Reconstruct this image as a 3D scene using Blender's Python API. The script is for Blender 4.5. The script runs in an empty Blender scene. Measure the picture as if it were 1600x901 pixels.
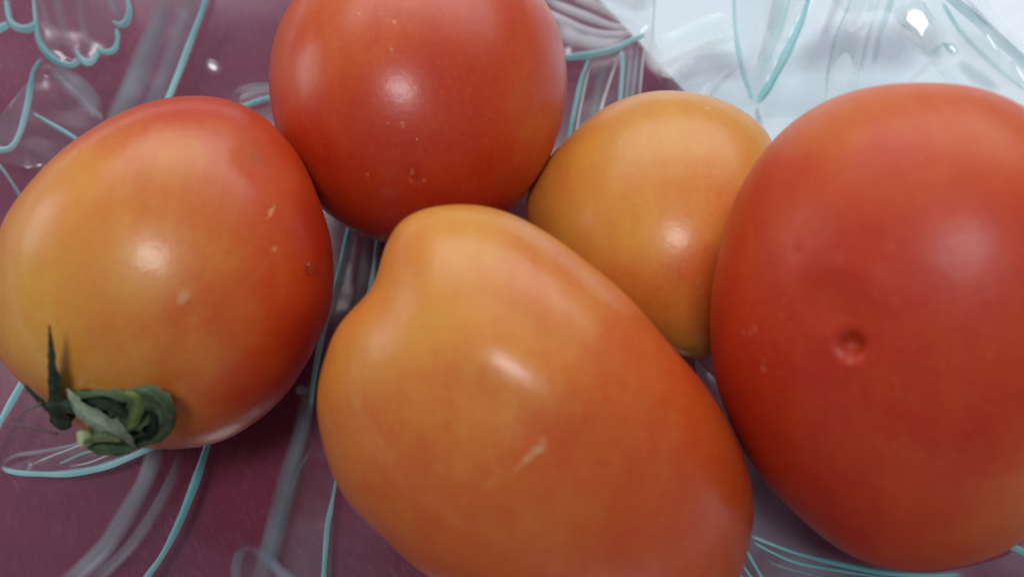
import bpy, bmesh, math
import numpy as np
from mathutils import Vector, Matrix

scene = bpy.context.scene
COL = scene.collection
R = math.radians

# ---------------------------------------------------------------- camera
cam_d = bpy.data.cameras.new('camera')
cam = bpy.data.objects.new('camera', cam_d)
COL.objects.link(cam)
cam.location = (0.0, -0.075, 0.159904)
cam.rotation_euler = (R(30), 0, 0)
cam_d.sensor_width = 36
cam_d.lens = 18 / math.tan(R(31))
cam_d.clip_start = 0.005
cam_d.clip_end = 50
cam_d.dof.use_dof = True
cam_d.dof.focus_distance = 0.150
cam_d.dof.aperture_fstop = 12.5
scene.camera = cam

# ---------------------------------------------------------------- world + lamps (indoors)
world = bpy.data.worlds.new('World')
scene.world = world
world.use_nodes = True
bg = world.node_tree.nodes['Background']
bg.inputs['Color'].default_value = (0.62, 0.72, 0.92, 1)
bg.inputs['Strength'].default_value = 0.21


def area(name, loc, target, sx, sy, radiance, col):
    d = bpy.data.lights.new(name, 'AREA')
    d.shape = 'RECTANGLE'
    d.size, d.size_y = sx, sy
    d.energy = radiance * sx * sy * math.pi
    d.color = col
    o = bpy.data.objects.new(name, d)
    COL.objects.link(o)
    o.location = loc
    v = Vector(target) - Vector(loc)
    o.rotation_euler = v.to_track_quat('-Z', 'Y').to_euler()
    return o


area('ceiling_light', (0.1, 1.75, 1.55), (0.1, 1.75, 0), 3.0, 2.3, 1.0, (0.92, 0.97, 1.0))
area('ceiling_light', (0.2, 2.05, 1.50), (0.2, 2.05, 0), 2.8, 2.1, 1.8, (0.90, 0.96, 1.0))
area('ceiling_lamp', (-0.10, -0.36, 1.50), (0, 0, 0), 0.36, 0.26, 25.0, (0.96, 0.97, 1.0))
area('window', (-1.5, 0.40, 0.60), (0, 0, 0.03), 0.65, 0.6, 2.7, (0.85, 0.94, 1.0))

scene.view_settings.view_transform = 'Standard'
scene.view_settings.look = 'None'
scene.view_settings.exposure = 0.24
scene.view_settings.gamma = 1.0
scene.cycles.use_denoising = True
scene.cycles.max_bounces = 10
scene.cycles.transparent_max_bounces = 24
scene.cycles.sample_clamp_indirect = 8
scene.render.film_transparent = False

# ---------------------------------------------------------------- measured data (metres)
TOM = {"A": {"center": [-0.05952, -3e-05, 0.03458], "F": [[0.92602, 0.18873, -0.32689], [0.00543, 0.85928, 0.51148], [0.37743, -0.47542, 0.79469]], "abw": [0.0329, 0.0315, 0.02835], "rot": 0.9059, "tilt": [0.15, -0.05], "co": [[-0.004223, 0.0], [0.001331, 0.000222], [-0.001299, 0.000606], [-0.000891, -0.000318], [0.000107, -0.000189], [0.000292, -8.3e-05], [2.3e-05, 2.3e-05], [0.000124, 7e-06], [-0.000104, -6.7e-05], [5.2e-05, 5.9e-05], [4e-06, -6.3e-05], [-9e-06, 2e-05], [-6e-06, 1.7e-05], [-4.1e-05, -5e-06], [4e-06, 1.7e-05], [4e-06, -1.2e-05]], "ripe": [[-0.0158, -0.0082, 0.0212, 0.25], [-0.0129, 0.0112, 0.0206, 0.38], [-0.0041, 0.0005, 0.0275, 0.35], [-0.0104, -0.0171, 0.021, 0.35], [0.0019, 0.0181, 0.0226, 0.47], [0.0084, 0.0217, 0.0198, 0.7], [0.0041, 0.0263, 0.0142, 0.85], [0.0133, 0.0252, 0.0138, 0.9], [0.0061, 0.0025, 0.0285, 0.53], [0.0037, -0.0113, 0.0274, 0.5], [-0.0007, -0.021, 0.0217, 0.47], [0.0141, 0.012, 0.0246, 0.77], [0.0144, -0.002, 0.0273, 0.8], [0.0189, -0.0082, 0.0235, 1.0], [0.0221, 0.008, 0.0203, 1.0], [0.0178, 0.0201, 0.0163, 0.85], [0.0123, -0.0158, 0.0238, 0.8], [0.0081, -0.0243, 0.017, 0.65], [0.0101, -0.0059, 0.0281, 0.67], [-0.0204, -0.0021, 0.0171, 0.27], [-0.006, -0.0114, 0.0257, 0.4], [0.0053, 0.0103, 0.0268, 0.55]], "marks": [[0.00261, -0.00287, 0.02867, 0.00087, [0.6, 0.36, 0.15], 0.55], [0.00219, -0.0036, 0.02861, 0.00068, [0.6, 0.36, 0.15], 0.6], [0.01476, 0.00966, 0.02529, 0.00045, [0.75, 0.5, 0.22], 0.42], [0.01508, 0.00997, 0.02503, 0.0004, [0.75, 0.5, 0.22], 0.4], [0.01466, 0.00912, 0.02552, 0.0004, [0.75, 0.5, 0.22], 0.4], [0.01541, 0.01055, 0.02465, 0.0003, [0.75, 0.5, 0.22], 0.3], [0.01422, 0.00853, 0.02588, 0.0003, [0.75, 0.5, 0.22], 0.3], [0.01513, 0.00407, 0.02662, 0.0005, [0.75, 0.5, 0.22], 0.4], [0.01381, 0.01829, 0.02094, 0.00208, [0.08, 0.04, 0.015], 0.12], [0.0132, 0.01846, 0.02109, 0.00146, [0.08, 0.04, 0.015], 0.1]], "dents": [[0.0026, -0.00319, 0.02866, 0.00087, -8e-05], [0.01513, 0.00407, 0.02662, 0.00059, 0.00015], [0.01429, 0.01721, 0.02151, 0.00466, 0.00035], [0.01188, 0.01776, 0.02211, 0.00309, 0.00015]]}, "B": {"center": [-0.01872, 0.04347, 0.03277], "F": [[0.99394, 0.05494, -0.09516], [0.02453, 0.7332, 0.67958], [0.10711, -0.6778, 0.72741]], "abw": [0.03112, 0.03091, 0.02844], "rot": 1.0014, "tilt": [0, -0.25], "co": [[-0.001953, 0.0], [0.000568, 9.7e-05], [0.000254, 0.000472], [-4.6e-05, 0.000719], [-0.000263, -0.0], [-7.2e-05, -5e-06], [-7.6e-05, -2e-05], [6e-06, -3.1e-05], [2.7e-05, 1e-05], [2.8e-05, 1.3e-05], [-4e-06, -2.8e-05], [-1e-06, -5e-06], [1.3e-05, 6e-06], [1.3e-05, 3.5e-05], [1.9e-05, -1.5e-05], [-1.4e-05, -2.2e-05]], "ripe": [[-0.0193, 0.0081, 0.0182, 0.72], [-0.014, 0.0121, 0.0193, 0.65], [-0.0052, 0.0144, 0.021, 0.75], [0.0099, 0.0097, 0.023, 0.82], [0.0228, -0.0002, 0.0186, 0.78], [0.0216, -0.006, 0.0202, 0.7], [-0.0003, -0.0109, 0.0293, 0.95], [-0.016, -0.0112, 0.0244, 0.93], [-0.0015, -0.0217, 0.025, 1.0], [0.0136, -0.0165, 0.0239, 0.92], [0.0047, 0.0017, 0.0276, 0.88]], "marks": [[-0.00431, 0.00673, 0.02578, 0.00039, [0.75, 0.5, 0.22], 0.42], [-0.00389, 0.0113, 0.02335, 0.00046, [0.75, 0.5, 0.22], 0.34], [-0.00986, 0.0126, 0.02098, 0.00041, [0.75, 0.5, 0.22], 0.31], [-0.00488, -0.00514, 0.02897, 0.00025, [0.75, 0.5, 0.22], 0.31], [-0.00257, -0.0051, 0.02923, 0.00032, [0.75, 0.5, 0.22], 0.34], [-0.00243, -0.00568, 0.02929, 0.00025, [0.75, 0.5, 0.22], 0.29], [-0.00015, -0.00771, 0.02946, 0.00019, [0.8, 0.5, 0.35], 0.45], [-0.00852, -0.01398, 0.0275, 0.00039, [0.75, 0.5, 0.22], 0.29], [-0.00014, -0.01461, 0.02863, 0.00032, [0.08, 0.04, 0.015], 0.82], [-0.00094, -0.01347, 0.0289, 0.00039, [0.75, 0.5, 0.22], 0.26], [-0.00096, -0.01283, 0.02903, 0.00032, [0.75, 0.5, 0.22], 0.17], [0.00106, -0.0146, 0.02861, 0.00039, [0.75, 0.5, 0.22], 0.2], [-0.00119, -0.01475, 0.02857, 0.00044, [0.75, 0.5, 0.22], 0.17], [-0.00502, -0.02121, 0.02492, 0.00014, [0.8, 0.5, 0.35], 0.45]], "dents": [[-0.00032, -0.0144, 0.02869, 0.00077, 0.00015], [-0.00431, 0.00673, 0.02578, 0.00067, -0.0001], [-0.00852, -0.01398, 0.0275, 0.00067, 0.00012]]}, "C": {"center": [0.0034, -0.03018, 0.03734], "F": [[0.99965, -0.0132, 0.02287], [0.00454, 0.93913, 0.34354], [-0.02601, -0.34332, 0.93886]], "abw": [0.03496, 0.02905, 0.02672], "rot": 2.3553, "tilt": [-0.05, 0.2], "co": [[-0.001354, 0.0], [0.00017, -0.000276], [0.000241, -0.002705], [-0.000283, -0.00195], [0.000376, 0.000837], [-0.000454, 0.000213], [0.000391, -0.000219], [0.000147, 0.000232], [-0.00011, -9e-05], [0.000162, -7.7e-05], [-0.000125, 7.3e-05], [-2.9e-05, -0.000121], [5.2e-05, -2.5e-05], [-7.4e-05, 4.7e-05], [2.7e-05, -5.7e-05], [-2e-06, 4.1e-05]], "ripe": [[-0.0097, 0.0271, 0.0208, 0.33], [-0.0178, 0.0242, 0.0199, 0.41], [-0.0102, 0.0153, 0.0263, 0.38], [-0.0222, 0.0131, 0.0209, 0.45], [-0.0028, 0.0118, 0.0273, 0.43], [0.0048, 0.0155, 0.025, 0.48], [0.0111, 0.0092, 0.0241, 0.63], [0.0195, 0.0033, 0.0194, 0.73], [0.0241, -0.0078, 0.015, 0.75], [0.0128, -0.0126, 0.0199, 0.73], [-0.001, -0.0107, 0.0229, 0.58], [-0.0151, -0.0075, 0.0209, 0.55], [-0.0251, 0.0002, 0.0173, 0.53], [-0.0086, 0.0028, 0.0267, 0.5], [0.0046, -0.0007, 0.0261, 0.67], [-0.0103, -0.0129, 0.0194, 0.61], [-0.0009, -0.0157, 0.0198, 0.65], [0.0165, -0.0029, 0.0215, 0.73]], "marks": [[0.00103, -0.0003, 0.0266, 0.00047, [0.6, 0.36, 0.15], 0.5], [0.00088, -0.00107, 0.02644, 0.00055, [0.6, 0.36, 0.15], 0.55], [0.00055, -0.00135, 0.0264, 0.00059, [0.6, 0.36, 0.15], 0.6], [9e-05, -0.00147, 0.0264, 0.00059, [0.6, 0.36, 0.15], 0.6], [-0.00027, -0.00209, 0.02626, 0.00055, [0.6, 0.36, 0.15], 0.55], [-0.00082, -0.0024, 0.02619, 0.00055, [0.6, 0.36, 0.15], 0.55], [-0.00107, -0.00261, 0.02614, 0.00047, [0.6, 0.36, 0.15], 0.5], [-0.00167, -0.00327, 0.02594, 0.00039, [0.6, 0.36, 0.15], 0.5], [-0.00229, -0.0037, 0.0258, 0.00035, [0.6, 0.36, 0.15], 0.45], [-0.01099, 0.0122, 0.02657, 0.00032, [0.75, 0.5, 0.22], 0.2]], "dents": [[-0.00749, 0.01161, 0.02722, 0.00438, -0.00017], [-0.00555, 0.01073, 0.02744, 0.00437, -0.00017], [-0.00339, 0.00925, 0.02757, 0.00435, -0.00017], [-0.00132, 0.00792, 0.02755, 0.00435, -0.00017], [0.00085, 0.00662, 0.02737, 0.00435, -0.00017], [0.0029, 0.0053, 0.02706, 0.00436, -0.00017], [0.00477, 0.00394, 0.02665, 0.00438, -0.00017], [0.0114, 0.00777, 0.02426, 0.00209, -5e-05], [0.01341, 0.00626, 0.02341, 0.00211, -6e-05], [0.0154, 0.00489, 0.02238, 0.00214, -5e-05], [0.00057, -0.00102, 0.02648, 0.00063, -7e-05], [-0.00027, -0.00209, 0.02626, 0.00063, -8e-05], [-0.00113, -0.00306, 0.02601, 0.00063, -7e-05]]}, "D": {"center": [0.02866, 0.01917, 0.02496], "F": [[0.98506, -0.08609, 0.14912], [-0.01451, 0.82142, 0.57013], [-0.17157, -0.56378, 0.80791]], "abw": [0.02489, 0.02403, 0.01923], "rot": 1.8326, "tilt": [0.05, -0.3], "co": [[-0.000998, 0.0], [-0.00081, 0.00098], [-0.000406, -0.000368], [-0.002046, 0.001116], [0.000318, 0.000768], [-5.4e-05, 4.8e-05], [0.000174, -0.00038], [-0.000202, -0.000157], [-4.1e-05, -1e-05], [5.2e-05, 5.6e-05], [0.000105, -7e-06], [2.2e-05, -4.7e-05], [-2.7e-05, 2e-05], [1.1e-05, 7.7e-05], [1.9e-05, 1.1e-05], [1.3e-05, 1.6e-05]], "ripe": [[0.0009, 0.0182, 0.0075, 0.33], [-0.0089, 0.0114, 0.0117, 0.33], [-0.0179, 0.0053, 0.0102, 0.42], [-0.0027, -0.0051, 0.0201, 0.25], [0.0106, 0.0131, 0.0105, 0.33], [0.0156, 0.0077, 0.0115, 0.37], [0.0065, -0.0022, 0.0194, 0.45], [0.0046, -0.0116, 0.0204, 0.55], [0.0061, -0.0193, 0.0181, 0.4], [0.0063, -0.0235, 0.0151, 0.12], [0.0084, -0.0092, 0.0197, 0.65], [-0.0095, 0.0003, 0.0171, 0.33], [-0.005, -0.0129, 0.0192, 0.48], [0.012, -0.0001, 0.0171, 0.5]], "marks": [[0.00827, 0.0193, 0.00465, 0.00049, [0.8, 0.5, 0.35], 0.5]], "dents": []}, "E": {"center": [0.06023, -0.01599, 0.04777], "F": [[0.90303, -0.21479, 0.37202], [0.0152, 0.88146, 0.47202], [-0.42931, -0.4206, 0.79925]], "abw": [0.03889, 0.03554, 0.03021], "rot": 1.586, "tilt": [0, 0.1], "co": [[-0.00655, 0.0], [-0.003512, -0.000529], [-0.003079, 0.000213], [-0.000267, 0.000548], [-0.000123, 0.0002], [-3.3e-05, -0.000313], [4.4e-05, 9.6e-05], [4.4e-05, 2.4e-05], [-1.6e-05, -7e-05], [-3.2e-05, -2.5e-05], [4.1e-05, 2.1e-05], [8e-06, -1.3e-05], [-3.2e-05, -1.7e-05], [-4e-06, 5e-06], [-5e-06, -1.1e-05], [1.4e-05, 1.4e-05]], "ripe": [[-0.0063, 0.0288, 0.0201, 0.58], [-0.0098, 0.0265, 0.0216, 0.6], [0.0049, 0.0275, 0.0213, 0.66], [0.0105, 0.0238, 0.0224, 0.68], [-0.0023, 0.0189, 0.028, 0.8], [-0.0173, 0.0166, 0.0236, 0.85], [-0.0088, 0.0077, 0.0294, 0.93], [0.0012, 0.0038, 0.0304, 0.95], [0.008, 0.0073, 0.0296, 0.95], [-0.0216, -0.0, 0.0228, 0.95], [-0.0095, -0.0113, 0.0266, 0.93], [0.0044, -0.0142, 0.0263, 0.95], [0.0013, -0.0229, 0.0217, 0.85], [0.0108, -0.0246, 0.017, 0.62], [0.0091, -0.0276, 0.0146, 0.66], [0.0032, -0.0288, 0.0159, 0.8], [-0.01, -0.0249, 0.0183, 0.95], [0.0138, -0.0182, 0.0205, 0.6], [-0.021, -0.0084, 0.0215, 0.97], [0.0106, -0.0065, 0.0276, 0.9]], "marks": [[-0.0074, -0.00502, 0.02877, 0.0005, [0.7, 0.3, 0.2], 0.2], [-0.00731, -0.00287, 0.02918, 0.00142, [0.26, 0.015, 0.008], 0.75], [-0.01359, 0.00898, 0.02772, 0.00051, [0.3, 0.03, 0.02], 0.45], [-0.02004, -0.00187, 0.02394, 0.00044, [0.7, 0.3, 0.2], 0.22], [-0.01935, -0.00119, 0.02455, 0.00044, [0.7, 0.3, 0.2], 0.22], [-0.02123, -0.00185, 0.02295, 0.00045, [0.7, 0.3, 0.2], 0.22], [-0.01836, -0.0065, 0.02416, 0.00053, [0.7, 0.3, 0.2], 0.22], [-0.01824, -0.00524, 0.02456, 0.00035, [0.7, 0.3, 0.2], 0.22], [-0.02194, -0.01031, 0.01974, 0.00055, [0.08, 0.04, 0.015], 0.5], [-0.02228, -0.01146, 0.01878, 0.00047, [0.08, 0.04, 0.015], 0.4], [0.00109, -0.0253, 0.01983, 0.00046, [0.08, 0.04, 0.015], 0.2]], "dents": [[-0.00731, -0.00287, 0.02918, 0.00142, 0.0018], [-0.00706, -0.00535, 0.02877, 0.00076, -0.00012], [-0.00742, -0.00539, 0.02869, 0.00101, -5e-05], [-0.01359, 0.00898, 0.02772, 0.00085, 0.00015], [-0.01392, 0.00817, 0.02767, 0.00068, 8e-05], [-0.01205, 0.01129, 0.02799, 0.00188, 0.00018], [-0.0199, -0.00159, 0.02409, 0.00089, -6e-05], [-0.01826, -0.0062, 0.02431, 0.00071, 5e-05], [-0.00968, 0.00242, 0.02922, 0.00335, 0.0004], [-0.00687, 0.00451, 0.02988, 0.00333, -0.00025]]}}
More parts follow.
